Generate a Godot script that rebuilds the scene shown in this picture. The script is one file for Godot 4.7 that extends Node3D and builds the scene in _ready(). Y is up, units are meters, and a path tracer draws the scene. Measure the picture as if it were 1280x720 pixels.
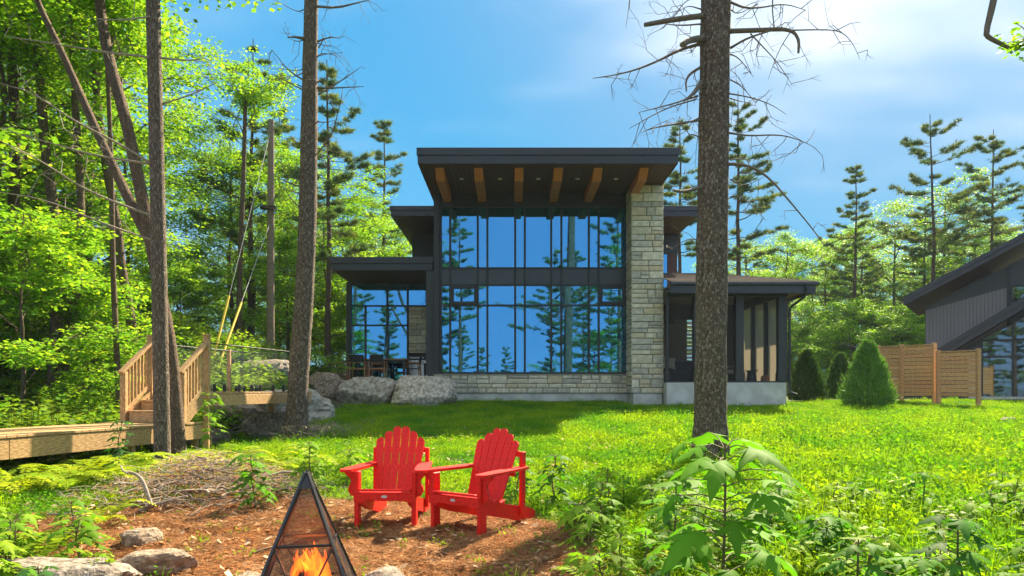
extends Node3D
# A lakeside modern house seen from its fire pit: units are metres, the camera stands at x=0, z=0 with its eye at y=1.25.

const EYE := 1.25
const FOCAL := 900.0
var M := {}
var R := RandomNumberGenerator.new()
var taken := {}
var tex := {}
var mesh_cache := {}
var N1 := FastNoiseLite.new()
var N2 := FastNoiseLite.new()

# ---------------------------------------------------------------- mesh collecting
class MB:
	var v := PackedVector3Array()
	var n := PackedVector3Array()
	var c := PackedColorArray()
	var u := PackedVector2Array()
	var i := PackedInt32Array()
	var col := Color.WHITE
	func vert(p: Vector3, nn: Vector3, uv := Vector2.ZERO) -> int:
		v.append(p); n.append(nn); c.append(col); u.append(uv)
		return v.size() - 1
	func tri(a: Vector3, b: Vector3, d: Vector3) -> void:      # counter-clockwise seen from outside
		var nn := (b - a).cross(d - a).normalized()
		var k := v.size()
		v.append(a); v.append(b); v.append(d)
		for q in 3:
			n.append(nn); c.append(col)
		u.append(Vector2(a.x + a.z, a.y)); u.append(Vector2(b.x + b.z, b.y)); u.append(Vector2(d.x + d.z, d.y))
		i.append(k); i.append(k + 2); i.append(k + 1)
	func quad(a: Vector3, b: Vector3, d: Vector3, e: Vector3) -> void:
		var nn := (b - a).cross(d - a)
		if nn.length_squared() < 1e-14:
			nn = (d - a).cross(e - a)
		nn = nn.normalized()
		var k := v.size()
		v.append(a); v.append(b); v.append(d); v.append(e)
		for q in 4:
			n.append(nn); c.append(col)
		u.append(Vector2(a.x + a.z, a.y)); u.append(Vector2(b.x + b.z, b.y)); u.append(Vector2(d.x + d.z, d.y)); u.append(Vector2(e.x + e.z, e.y))
		i.append(k); i.append(k + 2); i.append(k + 1); i.append(k); i.append(k + 3); i.append(k + 2)
	func box(ctr: Vector3, size: Vector3, bs := Basis.IDENTITY) -> void:
		var h := size * 0.5
		var p := []
		for k in 8:
			p.append(ctr + bs * Vector3(h.x if k & 1 else -h.x, h.y if k & 2 else -h.y, h.z if k & 4 else -h.z))
		quad(p[4], p[5], p[7], p[6]); quad(p[1], p[0], p[2], p[3])
		quad(p[5], p[1], p[3], p[7]); quad(p[0], p[4], p[6], p[2])
		quad(p[6], p[7], p[3], p[2]); quad(p[0], p[1], p[5], p[4])
	func cbox(ctr: Vector3, size: Vector3, ch: float, bs := Basis.IDENTITY) -> void:   # box with chamfered edges
		var h := size * 0.5
		ch = minf(ch, minf(h.x, minf(h.y, h.z)) * 0.8)
		var q := h - Vector3(ch, ch, ch)
		var f := func(x: float, y: float, z: float) -> Vector3: return ctr + bs * Vector3(x, y, z)
		for s in [-1.0, 1.0]:
			_face(f.call(s * h.x, -q.y, -q.z), f.call(s * h.x, q.y, -q.z), f.call(s * h.x, q.y, q.z), f.call(s * h.x, -q.y, q.z), s > 0)
			_face(f.call(-q.x, s * h.y, -q.z), f.call(-q.x, s * h.y, q.z), f.call(q.x, s * h.y, q.z), f.call(q.x, s * h.y, -q.z), s > 0)
			_face(f.call(-q.x, -q.y, s * h.z), f.call(q.x, -q.y, s * h.z), f.call(q.x, q.y, s * h.z), f.call(-q.x, q.y, s * h.z), s > 0)
			for t in [-1.0, 1.0]:
				_face(f.call(-q.x, s * q.y, t * h.z), f.call(q.x, s * q.y, t * h.z), f.call(q.x, s * h.y, t * q.z), f.call(-q.x, s * h.y, t * q.z), s * t > 0)
				_face(f.call(s * h.x, -q.y, t * q.z), f.call(s * h.x, q.y, t * q.z), f.call(s * q.x, q.y, t * h.z), f.call(s * q.x, -q.y, t * h.z), s * t > 0)
				_face(f.call(s * q.x, t * h.y, -q.z), f.call(s * q.x, t * h.y, q.z), f.call(s * h.x, t * q.y, q.z), f.call(s * h.x, t * q.y, -q.z), s * t > 0)
				for w in [-1.0, 1.0]:
					var a: Vector3 = f.call(s * h.x, t * q.y, w * q.z)
					var b: Vector3 = f.call(s * q.x, t * h.y, w * q.z)
					var d: Vector3 = f.call(s * q.x, t * q.y, w * h.z)
					if s * t * w > 0: tri(a, b, d)
					else: tri(a, d, b)
	func _face(a: Vector3, b: Vector3, d: Vector3, e: Vector3, plain: bool) -> void:
		if plain: quad(a, b, d, e)
		else: quad(a, e, d, b)
	func tube(pts: Array, rad: Array, sides := 6, cap := true, rough := 0.0, rs: RandomNumberGenerator = null) -> void:
		var m := pts.size()
		var base := v.size()
		var side := Vector3.ZERO
		var along := 0.0
		var wob := PackedFloat32Array()
		for s in sides + 1:
			wob.append(1.0)
		for k in m:
			var p: Vector3 = pts[k]
			var t: Vector3 = (pts[mini(k + 1, m - 1)] - pts[maxi(k - 1, 0)]).normalized()
			if side == Vector3.ZERO:
				side = t.cross(Vector3(0.3, 0.2, 1.0)).normalized()
				if side.length_squared() < 0.5: side = Vector3.RIGHT
			side = (side - t * side.dot(t)).normalized()
			var up := t.cross(side)
			if k > 0: along += (p - pts[k - 1]).length()
			if rs != null:
				for s in sides:
					wob[s] = lerpf(wob[s], 1.0 + rs.randf_range(-rough, rough), 0.6)
				wob[sides] = wob[0]
			for s in sides + 1:
				var a := TAU * s / sides
				var d := side * cos(a) + up * sin(a)
				vert(p + d * rad[k] * wob[s], d, Vector2(float(s) / sides, along))
		for k in m - 1:
			for s in sides:
				var a := base + k * (sides + 1) + s
				var b := a + sides + 1
				i.append(a); i.append(b); i.append(a + 1)
				i.append(a + 1); i.append(b); i.append(b + 1)
		if cap and m > 1:
			for e: int in [0, m - 1]:
				var ctr: Vector3 = pts[e]
				var t2: Vector3 = (pts[1] - pts[0]).normalized() * -1.0 if e == 0 else (pts[m - 1] - pts[m - 2]).normalized()
				var k0 := vert(ctr, t2)
				var ring: int = base + e * (sides + 1)
				var first := v.size()
				for s in sides + 1:
					vert(v[ring + s], t2)
				for s in sides:
					if e == 0: i.append(k0); i.append(first + s); i.append(first + s + 1)
					else: i.append(k0); i.append(first + s + 1); i.append(first + s)
	func extrude(poly: PackedVector2Array, thick: float, xf := Transform3D.IDENTITY) -> void:   # polygon in xy, thickness along z, centred
		if Geometry2D.is_polygon_clockwise(poly):
			poly = poly.duplicate(); poly.reverse()
		var idx := Geometry2D.triangulate_polygon(poly)
		var h := thick * 0.5
		for k in range(0, idx.size(), 3):
			var p := [poly[idx[k]], poly[idx[k + 1]], poly[idx[k + 2]]]
			if (p[1] - p[0]).cross(p[2] - p[0]) < 0: p = [p[0], p[2], p[1]]
			tri(xf * Vector3(p[0].x, p[0].y, h), xf * Vector3(p[1].x, p[1].y, h), xf * Vector3(p[2].x, p[2].y, h))
			tri(xf * Vector3(p[0].x, p[0].y, -h), xf * Vector3(p[2].x, p[2].y, -h), xf * Vector3(p[1].x, p[1].y, -h))
		for k in poly.size():
			var a := poly[k]
			var b := poly[(k + 1) % poly.size()]
			quad(xf * Vector3(a.x, a.y, -h), xf * Vector3(b.x, b.y, -h), xf * Vector3(b.x, b.y, h), xf * Vector3(a.x, a.y, h))
	func leaf(p: Vector3, d: Vector3, up: Vector3, size: float, wide: float) -> void:   # folded four-cornered leaf
		var s := d.cross(up).normalized()
		var k := v.size()
		var mid := p + d * size * 0.45
		v.append(p); v.append(mid + s * wide * 0.5 - up * wide * 0.12); v.append(p + d * size - up * size * 0.1); v.append(mid - s * wide * 0.5 - up * wide * 0.12)
		n.append(up); n.append(up); n.append(up); n.append(up)
		c.append(col); c.append(col); c.append(col); c.append(col)
		u.append(Vector2.ZERO); u.append(Vector2.ZERO); u.append(Vector2.ZERO); u.append(Vector2.ZERO)
		i.append(k); i.append(k + 2); i.append(k + 1); i.append(k); i.append(k + 3); i.append(k + 2)
	func blade(p: Vector3, d: Vector3, s: Vector3, size: float, wide: float) -> void:   # one needle
		var k := v.size()
		var nn := s.cross(d).normalized()
		v.append(p - s * wide * 0.5); v.append(p + s * wide * 0.5); v.append(p + d * size)
		n.append(nn); n.append(nn); n.append(nn)
		c.append(col); c.append(col); c.append(col)
		u.append(Vector2.ZERO); u.append(Vector2.ZERO); u.append(Vector2.ZERO)
		i.append(k); i.append(k + 2); i.append(k + 1)
	func mesh() -> ArrayMesh:
		var a := []
		a.resize(Mesh.ARRAY_MAX)
		a[Mesh.ARRAY_VERTEX] = v; a[Mesh.ARRAY_NORMAL] = n; a[Mesh.ARRAY_COLOR] = c; a[Mesh.ARRAY_TEX_UV] = u; a[Mesh.ARRAY_INDEX] = i
		var m := ArrayMesh.new()
		m.add_surface_from_arrays(Mesh.PRIMITIVE_TRIANGLES, a)
		return m

# ---------------------------------------------------------------- scene helpers
func at(px: float, py: float, d: float) -> Vector3:          # a measured spot at a distance d in front of the camera, in metres
	return Vector3((px - 640.0) / FOCAL * d, EYE + (488.0 - py) / FOCAL * d, -d)
func numbered(called: String, parent: Node) -> String:
	var key := str(parent.get_instance_id()) + called
	var k: int = taken.get(key, 0)
	taken[key] = k + 1
	return called if k == 0 else "%s_%03d" % [called, k]
func hang(o: Node, called: String, parent: Node) -> void:
	o.name = numbered(called, parent)
	parent.add_child(o, true)
func tag(o: Node, label: String, category: String, group := "") -> Node:
	o.set_meta("label", label); o.set_meta("category", category)
	if group != "": o.set_meta("group", group)
	return o
func thing(called: String, label: String, category: String, pos := Vector3.ZERO, turn := 0.0, group := "") -> Node3D:
	var o := Node3D.new()
	hang(o, called, self)
	o.position = pos; o.rotation.y = turn
	tag(o, label, category, group)
	return o
func part(parent: Node, called: String, mb, mat: Material, pos := Vector3.ZERO, bs := Basis.IDENTITY) -> MeshInstance3D:
	var o := MeshInstance3D.new()
	o.mesh = mb.mesh() if mb is MB else mb
	o.material_override = mat
	hang(o, called, parent)
	o.transform = Transform3D(bs, pos)
	return o
func wpart(parent: Node3D, called: String, mb, mat: Material) -> MeshInstance3D:     # shape given in world metres
	var o := part(parent, called, mb, mat)
	o.global_transform = Transform3D.IDENTITY
	return o
func wbox(parent: Node3D, called: String, lo: Vector3, hi: Vector3, mat: Material, ch := 0.0) -> MeshInstance3D:
	var mb := MB.new()
	var s := (hi - lo).abs()
	if ch > 0: mb.cbox(Vector3.ZERO, s, ch)
	else: mb.box(Vector3.ZERO, s)
	var o := part(parent, called, mb, mat)
	o.global_transform = Transform3D(Basis.IDENTITY, (lo + hi) * 0.5)
	return o
func group_part(parent: Node3D, called: String, pos: Vector3) -> Node3D:
	var o := Node3D.new()
	hang(o, called, parent)
	o.global_position = pos
	return o
func beam(parent: Node3D, called: String, a: Vector3, b: Vector3, w: float, h: float, mat: Material, up := Vector3.UP, ch := 0.004) -> MeshInstance3D:   # bar from a to b in the parent's axes, local x along it: h along up, w across
	var x := b - a
	var l := x.length()
	x /= l
	var z := x.cross(up).normalized()
	var y := z.cross(x)
	var key := "beam %.3f %.3f %.3f %.4f" % [l, w, h, ch]
	if not mesh_cache.has(key):
		var mb := MB.new()
		mb.cbox(Vector3.ZERO, Vector3(l, h, w), ch)
		mesh_cache[key] = mb.mesh()
	return part(parent, called, mesh_cache[key], mat, (a + b) * 0.5, Basis(x, y, z))
func lin(r: float, g: float, b: float) -> Color:
	return Color(r, g, b).linear_to_srgb()
func noise_tex(called: String, ns: int, freq: float, octaves: int, type: int, lo: Color, hi: Color, size := 512, fractal := FastNoiseLite.FRACTAL_FBM, contrast := 1.6) -> ImageTexture:
	var f := FastNoiseLite.new()
	f.seed = ns; f.frequency = freq; f.noise_type = type; f.fractal_type = fractal; f.fractal_octaves = octaves
	var im := f.get_seamless_image(size, size, false, false, 0.15, true)
	im.convert(Image.FORMAT_RGB8)
	var d := im.get_data()
	for k in range(0, d.size(), 3):
		var t := clampf((d[k] / 255.0 - 0.5) * contrast + 0.5, 0, 1)
		d[k] = int(255 * lerpf(lo.r, hi.r, t)); d[k + 1] = int(255 * lerpf(lo.g, hi.g, t)); d[k + 2] = int(255 * lerpf(lo.b, hi.b, t))
	var t2 := ImageTexture.create_from_image(Image.create_from_data(size, size, false, Image.FORMAT_RGB8, d))
	tex[called] = t2
	return t2
func bump_tex(called: String, ns: int, freq: float, octaves: int, type: int, strength: float, size := 512) -> ImageTexture:
	var f := FastNoiseLite.new()
	f.seed = ns; f.frequency = freq; f.noise_type = type; f.fractal_type = FastNoiseLite.FRACTAL_FBM; f.fractal_octaves = octaves
	var im := f.get_seamless_image(size, size, false, false, 0.15, true)
	im.convert(Image.FORMAT_RGBA8)
	im.bump_map_to_normal_map(strength)
	tex[called] = ImageTexture.create_from_image(im)
	return tex[called]
func mat(called: String, r: float, g: float, b: float, rough := 0.8, metal := 0.0) -> StandardMaterial3D:
	var m := StandardMaterial3D.new()
	m.resource_name = called
	m.albedo_color = lin(r, g, b); m.roughness = rough; m.metallic = metal
	M[called] = m
	return m
func tri_mat(called: String, r: float, g: float, b: float, rough: float, t: String, scale: Vector3, nt := "", ns := 1.0, world := false) -> StandardMaterial3D:
	var m := mat(called, r, g, b, rough)
	m.uv1_triplanar = true
	m.uv1_world_triplanar = world
	m.uv1_scale = scale
	if t != "": m.albedo_texture = tex[t]
	if nt != "":
		m.normal_enabled = true; m.normal_texture = tex[nt]; m.normal_scale = ns
	return m
func leaf_mat(called: String, r: float, g: float, b: float, back: Color, rough := 0.55) -> StandardMaterial3D:
	var m := mat(called, r, g, b, rough)
	m.vertex_color_use_as_albedo = true
	m.cull_mode = BaseMaterial3D.CULL_DISABLED
	m.backlight_enabled = true; m.backlight = back
	return m

# ---------------------------------------------------------------- the lie of the land (d = metres in front of the camera)
func rise(x: float, d: float) -> float:
	var y := 0.049 * (clampf(d, -6.0, 23.9) - 6.6)
	if d > 23.9: y += (d - 23.9) * 0.01
	if d < -4.0: y -= 2.6 * smoothstep(-4.0, -26.0, d)
	y += 1.5 * smoothstep(13.5, 25.0, d) * smoothstep(-5.8, -11.0, x)
	y += 0.9 * smoothstep(16.0, 21.0, d) * smoothstep(-4.6, -7.5, x) * (1.0 - smoothstep(22.0, 26.0, d))
	y -= 0.28 * exp(-pow((d - 14.5) / 2.2, 2.0) - pow((x + 6.5) / 2.2, 2.0))
	y += N1.get_noise_2d(x * 6.0, d * 6.0) * 0.05 + N1.get_noise_2d(x * 30.0, d * 30.0) * 0.012
	return y
func ground(x: float, d: float) -> Vector3:
	return Vector3(x, rise(x, d), -d)
func litter(x: float, d: float) -> float:        # 1 on the fallen pine needles round the fire pit, 0 on the lawn
	var q := Vector2((x + 2.15) / 3.1, (d - 5.2) / 3.0).length() + N1.get_noise_2d(x * 25.0 + 90.0, d * 25.0) * 0.22 + N1.get_noise_2d(x * 90.0, d * 90.0) * 0.1
	var p := Vector2((x - 1.7) / 1.0, (d - 3.9) / 0.9).length() + N1.get_noise_2d(x * 40.0, d * 40.0 + 50.0) * 0.35
	return maxf(1.0 - smoothstep(0.86, 1.08, q), 0.9 * (1.0 - smoothstep(0.7, 1.1, p)))

# ---------------------------------------------------------------- scene
const SUN_AZ := 29.0      # degrees right of straight ahead, behind the house
const SUN_EL := 43.0
func sun_dir() -> Vector3:
	return Vector3(sin(deg_to_rad(SUN_AZ)) * cos(deg_to_rad(SUN_EL)), sin(deg_to_rad(SUN_EL)), -cos(deg_to_rad(SUN_AZ)) * cos(deg_to_rad(SUN_EL)))

func _ready() -> void:
	R.seed = 4711
	N1.seed = 7; N1.frequency = 0.05; N1.fractal_octaves = 3
	N2.seed = 31; N2.frequency = 0.9; N2.noise_type = FastNoiseLite.TYPE_SIMPLEX_SMOOTH; N2.fractal_octaves = 5
	var cam := Camera3D.new()
	cam.name = "camera"
	add_child(cam)
	cam.position = Vector3(0, EYE, 0)
	cam.projection = Camera3D.PROJECTION_FRUSTUM
	cam.set_frustum(0.1 * 720.0 / FOCAL, Vector2(0, 0.1 * 128.0 / FOCAL), 0.1, 1500.0)
	cam.current = true
	var we := WorldEnvironment.new()
	we.name = "world_environment"
	var env := Environment.new()
	env.background_mode = Environment.BG_SKY
	var sky := Sky.new()
	var pano := PanoramaSkyMaterial.new()
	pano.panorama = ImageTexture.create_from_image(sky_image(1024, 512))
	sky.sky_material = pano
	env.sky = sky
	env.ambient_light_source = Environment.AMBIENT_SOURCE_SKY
	env.background_energy_multiplier = 1.0
	env.tonemap_mode = Environment.TONE_MAPPER_LINEAR
	env.tonemap_exposure = 5.3
	env.sdfgi_enabled = true; env.ssao_enabled = true; env.ssil_enabled = true
	env.fog_enabled = true; env.fog_density = 0.0004; env.fog_light_color = Color(0.86, 0.92, 1.0)
	we.environment = env
	add_child(we)
	var sun := DirectionalLight3D.new()
	sun.name = "sun"
	sun.light_energy = 1.15
	sun.light_color = Color(1.0, 0.93, 0.80)
	sun.light_angular_distance = 0.6
	sun.shadow_enabled = true
	add_child(sun)
	sun.look_at_from_position(Vector3.ZERO, -sun_dir(), Vector3.UP)

	make_materials()
	build_ground()
	build_house()
	build_neighbour()
	build_walkway()
	build_patio_things()
	build_porch_things()
	build_boulders()
	build_fence()
	build_pole()
	build_adirondacks()
	build_fire_pit()
	build_trees()
	build_plants()
	build_small()

func sky_image(w: int, h: int) -> Image:
	var im := Image.create(w, h, false, Image.FORMAT_RGBF)
	var s := sun_dir()
	for y in h:
		var el := PI * (0.5 - (y + 0.5) / h)
		var sy := sin(el)
		var cy := cos(el)
		var e := maxf(sy, 0.0)
		for x in w:
			var a := TAU * (x + 0.5) / w
			var d := Vector3(sin(a) * cy, sy, -cos(a) * cy)
			var cs := d.dot(s)
			# clear air: paler low down, and made lighter behind the camera for fill
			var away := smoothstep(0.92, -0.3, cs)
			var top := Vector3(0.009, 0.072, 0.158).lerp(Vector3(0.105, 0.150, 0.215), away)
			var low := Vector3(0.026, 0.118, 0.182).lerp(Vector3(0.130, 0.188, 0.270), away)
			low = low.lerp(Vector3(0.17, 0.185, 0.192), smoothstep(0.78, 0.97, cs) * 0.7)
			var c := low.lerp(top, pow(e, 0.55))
			c += Vector3(0.21, 0.20, 0.19) * pow(maxf(cs, 0.0), 40.0)
			# thin cloud in lanes, thick sunward; more added overhead, out of view, as fill
			var q := d / (maxf(sy, 0.0) + 0.22)
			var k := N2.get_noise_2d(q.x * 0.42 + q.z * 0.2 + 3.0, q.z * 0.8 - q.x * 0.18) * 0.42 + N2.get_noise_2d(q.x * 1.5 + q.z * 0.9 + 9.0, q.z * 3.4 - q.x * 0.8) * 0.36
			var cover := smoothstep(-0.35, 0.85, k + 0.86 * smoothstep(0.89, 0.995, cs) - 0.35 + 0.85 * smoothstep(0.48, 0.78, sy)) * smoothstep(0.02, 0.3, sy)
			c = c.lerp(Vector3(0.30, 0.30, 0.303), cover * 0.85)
			if sy < 0.0: c = Vector3(0.06, 0.065, 0.05)
			im.set_pixel(x, y, Color(c.x, c.y, c.z))
	return im

func make_materials() -> void:
	noise_tex("speck", 3, 0.035, 5, FastNoiseLite.TYPE_SIMPLEX_SMOOTH, Color(0.62, 0.62, 0.62), Color(1, 1, 1))
	noise_tex("speck_strong", 5, 0.02, 6, FastNoiseLite.TYPE_SIMPLEX_SMOOTH, Color(0.58, 0.56, 0.53), Color(1, 1, 1), 512, FastNoiseLite.FRACTAL_FBM, 1.7)
	noise_tex("grain", 11, 0.03, 5, FastNoiseLite.TYPE_SIMPLEX_SMOOTH, Color(0.66, 0.60, 0.55), Color(1, 1, 1), 512, FastNoiseLite.FRACTAL_FBM, 1.9)
	noise_tex("soil", 12, 0.05, 6, FastNoiseLite.TYPE_SIMPLEX_SMOOTH, Color(0.35, 0.33, 0.32), Color(1, 1, 1), 1024, FastNoiseLite.FRACTAL_FBM, 2.4)
	noise_tex("paint", 13, 0.012, 4, FastNoiseLite.TYPE_SIMPLEX_SMOOTH, Color(0.86, 0.86, 0.86), Color(1, 1, 1), 256)
	noise_tex("worn", 14, 0.03, 6, FastNoiseLite.TYPE_SIMPLEX_SMOOTH, Color(0.84, 0.83, 0.83), Color(1, 1, 1), 512, FastNoiseLite.FRACTAL_FBM, 1.5)
	bump_tex("rough_n", 21, 0.05, 5, FastNoiseLite.TYPE_SIMPLEX_SMOOTH, 6.0)
	bump_tex("fine_n", 22, 0.12, 4, FastNoiseLite.TYPE_SIMPLEX_SMOOTH, 3.0)
	bark_textures()
	# house
	mat("dark_metal", 0.019, 0.020, 0.021, 0.5)
	mat("fascia", 0.021, 0.023, 0.027, 0.4)
	mat("spandrel", 0.035, 0.044, 0.050, 0.35)
	tri_mat("soffit", 0.16, 0.082, 0.05, 0.6, "grain", Vector3(9, 9, 0.5))
	tri_mat("fir_beam", 0.80, 0.29, 0.08, 0.5, "grain", Vector3(5, 5, 0.5), "fine_n", 0.2)
	var tones := [Vector3(0.70, 0.60, 0.42), Vector3(0.62, 0.56, 0.43), Vector3(0.78, 0.69, 0.50), Vector3(0.53, 0.48, 0.38), Vector3(0.69, 0.56, 0.36)]
	for k in tones.size():
		tri_mat("stone_%d" % k, tones[k].x, tones[k].y, tones[k].z, 0.9, "paint", Vector3.ONE * 1.5, "", 1.0, true)
	mat("mortar", 0.27, 0.25, 0.21, 0.95)
	tri_mat("concrete", 0.60, 0.575, 0.52, 0.9, "paint", Vector3.ONE * 0.5, "", 1.0, true)
	var g := mat("coated_glass", 0.07, 0.27, 0.47, 0.015, 1.0)  # blue tint makes up for the paled sky that it mirrors
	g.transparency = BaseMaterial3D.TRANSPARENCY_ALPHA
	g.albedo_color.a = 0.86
	var g3 := mat("grey_glass", 0.10, 0.15, 0.18, 0.02, 1.0)
	g3.transparency = BaseMaterial3D.TRANSPARENCY_ALPHA
	g3.albedo_color.a = 0.8
	var g2 := mat("clear_glass", 0.85, 0.93, 0.90, 0.02)
	g2.transparency = BaseMaterial3D.TRANSPARENCY_ALPHA
	g2.albedo_color.a = 0.03; g2.metallic_specular = 0.25
	var sc := mat("insect_screen", 0.38, 0.32, 0.24, 0.9)
	sc.transparency = BaseMaterial3D.TRANSPARENCY_ALPHA
	sc.albedo_color.a = 0.62; sc.backlight_enabled = true; sc.backlight = Color(0.9, 0.85, 0.75); sc.cull_mode = BaseMaterial3D.CULL_DISABLED
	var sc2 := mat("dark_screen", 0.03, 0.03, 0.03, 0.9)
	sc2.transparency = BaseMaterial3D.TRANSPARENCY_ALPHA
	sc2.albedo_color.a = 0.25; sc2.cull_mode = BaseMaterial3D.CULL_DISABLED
	tri_mat("shingle", 0.20, 0.145, 0.12, 0.95, "soil", Vector3.ONE * 1.3, "rough_n", 0.6, true)
	mat("dark_siding", 0.038, 0.043, 0.046, 0.55)
	tri_mat("red_siding", 0.16, 0.055, 0.035, 0.6, "grain", Vector3(6, 0.5, 6))
	mat("interior_wall", 0.20, 0.18, 0.15, 0.9)
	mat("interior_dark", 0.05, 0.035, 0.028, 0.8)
	mat("white_paint", 0.78, 0.78, 0.76, 0.5)
	mat("cushion", 0.045, 0.048, 0.055, 0.9)
	mat("pillow", 0.50, 0.45, 0.38, 0.9)
	mat("grey_siding", 0.20, 0.185, 0.185, 0.6)
	mat("membrane", 0.70, 0.71, 0.72, 0.7)
	# timber
	for k in 4:
		var f: float = [1.0, 0.88, 1.1, 0.95][k]
		tri_mat("deck_wood_%d" % k, 0.64 * f, 0.41 * f, 0.18 * f, 0.7, "grain", Vector3(0.6, 7, 7), "fine_n", 0.25)
		M["deck_wood_%d" % k].uv1_offset = Vector3(k * 3.1, k * 1.7, k * 2.3)
		tri_mat("cedar_%d" % k, 0.74 * f, 0.42 * f * (0.95 + 0.04 * k), 0.19 * f, 0.75, "grain", Vector3(0.7, 6, 6), "fine_n", 0.3)
		M["cedar_%d" % k].uv1_offset = Vector3(k * 2.1, k * 4.7, k * 1.3)
	tri_mat("teak", 0.40, 0.19, 0.07, 0.6, "grain", Vector3(1, 8, 8))
	tri_mat("pole_wood", 0.30, 0.235, 0.17, 0.85, "grain", Vector3(6, 0.5, 6), "fine_n", 0.3)
	# small things
	mat("black_metal", 0.018, 0.018, 0.020, 0.35, 0.4)
	mat("black_sling", 0.020, 0.020, 0.022, 0.8)
	mat("steel", 0.52, 0.53, 0.55, 0.3, 0.9)
	mat("yellow_plastic", 0.75, 0.52, 0.04, 0.5)
	mat("wire", 0.30, 0.30, 0.30, 0.5, 0.6)
	var red := tri_mat("red_paint", 0.80, 0.018, 0.011, 0.5, "worn", Vector3.ONE * 3.0, "fine_n", 0.12)
	red.metallic_specular = 0.35
	red.uv1_scale = Vector3.ONE * 2.0
	mat("badge", 0.45, 0.55, 0.62, 0.3, 0.5)
	var fm := mat("wire_mesh", 0.025, 0.024, 0.024, 0.6, 0.3)
	fm.transparency = BaseMaterial3D.TRANSPARENCY_ALPHA
	fm.albedo_color.a = 0.5; fm.cull_mode = BaseMaterial3D.CULL_DISABLED
	mat("pit_frame", 0.045, 0.042, 0.042, 0.38, 0.5)
	for k in 3:
		var fl := mat("flame_%d" % k, 0.9, 0.4, 0.1, 1.0)
		fl.emission_enabled = true
		fl.emission = [Color(1.0, 0.36, 0.05), Color(1.0, 0.55, 0.10), Color(1.0, 0.80, 0.32)][k]
		fl.emission_energy_multiplier = [1.0, 1.1, 1.2][k]
		fl.transparency = BaseMaterial3D.TRANSPARENCY_ALPHA
		fl.albedo_color.a = [0.17, 0.26, 0.45][k]
		fl.cull_mode = BaseMaterial3D.CULL_DISABLED
	tri_mat("charred", 0.03, 0.024, 0.02, 0.95, "soil", Vector3.ONE * 4.0, "rough_n", 1.0)
	# rock
	tri_mat("granite", 0.58, 0.51, 0.42, 0.9, "speck_strong", Vector3.ONE * 0.55, "rough_n", 1.0, true)
	tri_mat("granite_pale", 0.70, 0.61, 0.50, 0.9, "speck_strong", Vector3.ONE * 0.75, "rough_n", 1.0, true)
	tri_mat("granite_warm", 0.46, 0.34, 0.24, 0.9, "speck_strong", Vector3.ONE * 1.1, "rough_n", 1.0, true)
	tri_mat("field_stone", 0.33, 0.28, 0.225, 0.92, "speck_strong", Vector3.ONE * 1.1, "rough_n", 1.0, true)
	tri_mat("field_stone_tan", 0.36, 0.27, 0.19, 0.92, "speck_strong", Vector3.ONE * 1.3, "rough_n", 1.0, true)
	# plants
	leaf_mat("maple_leaf", 1, 1, 1, Color(1.0, 1.0, 0.75), 0.5)
	leaf_mat("pine_needle", 1, 1, 1, Color(0.7, 0.7, 0.5), 0.6)
	leaf_mat("lawn_leaf", 1, 1, 1, Color(1.0, 1.0, 0.6), 0.6)
	leaf_mat("fern_leaf", 1, 1, 1, Color(1.0, 1.0, 0.7), 0.6)
	leaf_mat("big_leaf", 1, 1, 1, Color(0.9, 1.0, 0.6), 0.55)
	leaf_mat("litter_bits", 1, 1, 1, Color(0.2, 0.2, 0.2), 0.9)
	for k in ["maple_leaf", "pine_needle", "lawn_leaf", "fern_leaf", "litter_bits"]:
		M[k].metallic_specular = 0.18
	M["lawn_leaf"].roughness = 0.85
	M["big_leaf"].metallic_specular = 0.16
	var gm := tri_mat("ground_soil", 1, 1, 1, 0.95, "soil", Vector3.ONE * 0.45, "rough_n", 1.0, true)
	gm.vertex_color_use_as_albedo = true
	tri_mat("stick_bark", 0.24, 0.185, 0.14, 0.9, "speck_strong", Vector3.ONE * 6.0, "rough_n", 0.6)
	tri_mat("dry_wood", 0.46, 0.39, 0.31, 0.85, "speck_strong", Vector3.ONE * 6.0, "rough_n", 0.5)
	tri_mat("stem", 0.20, 0.17, 0.07, 0.8, "speck", Vector3.ONE * 6.0)

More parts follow.
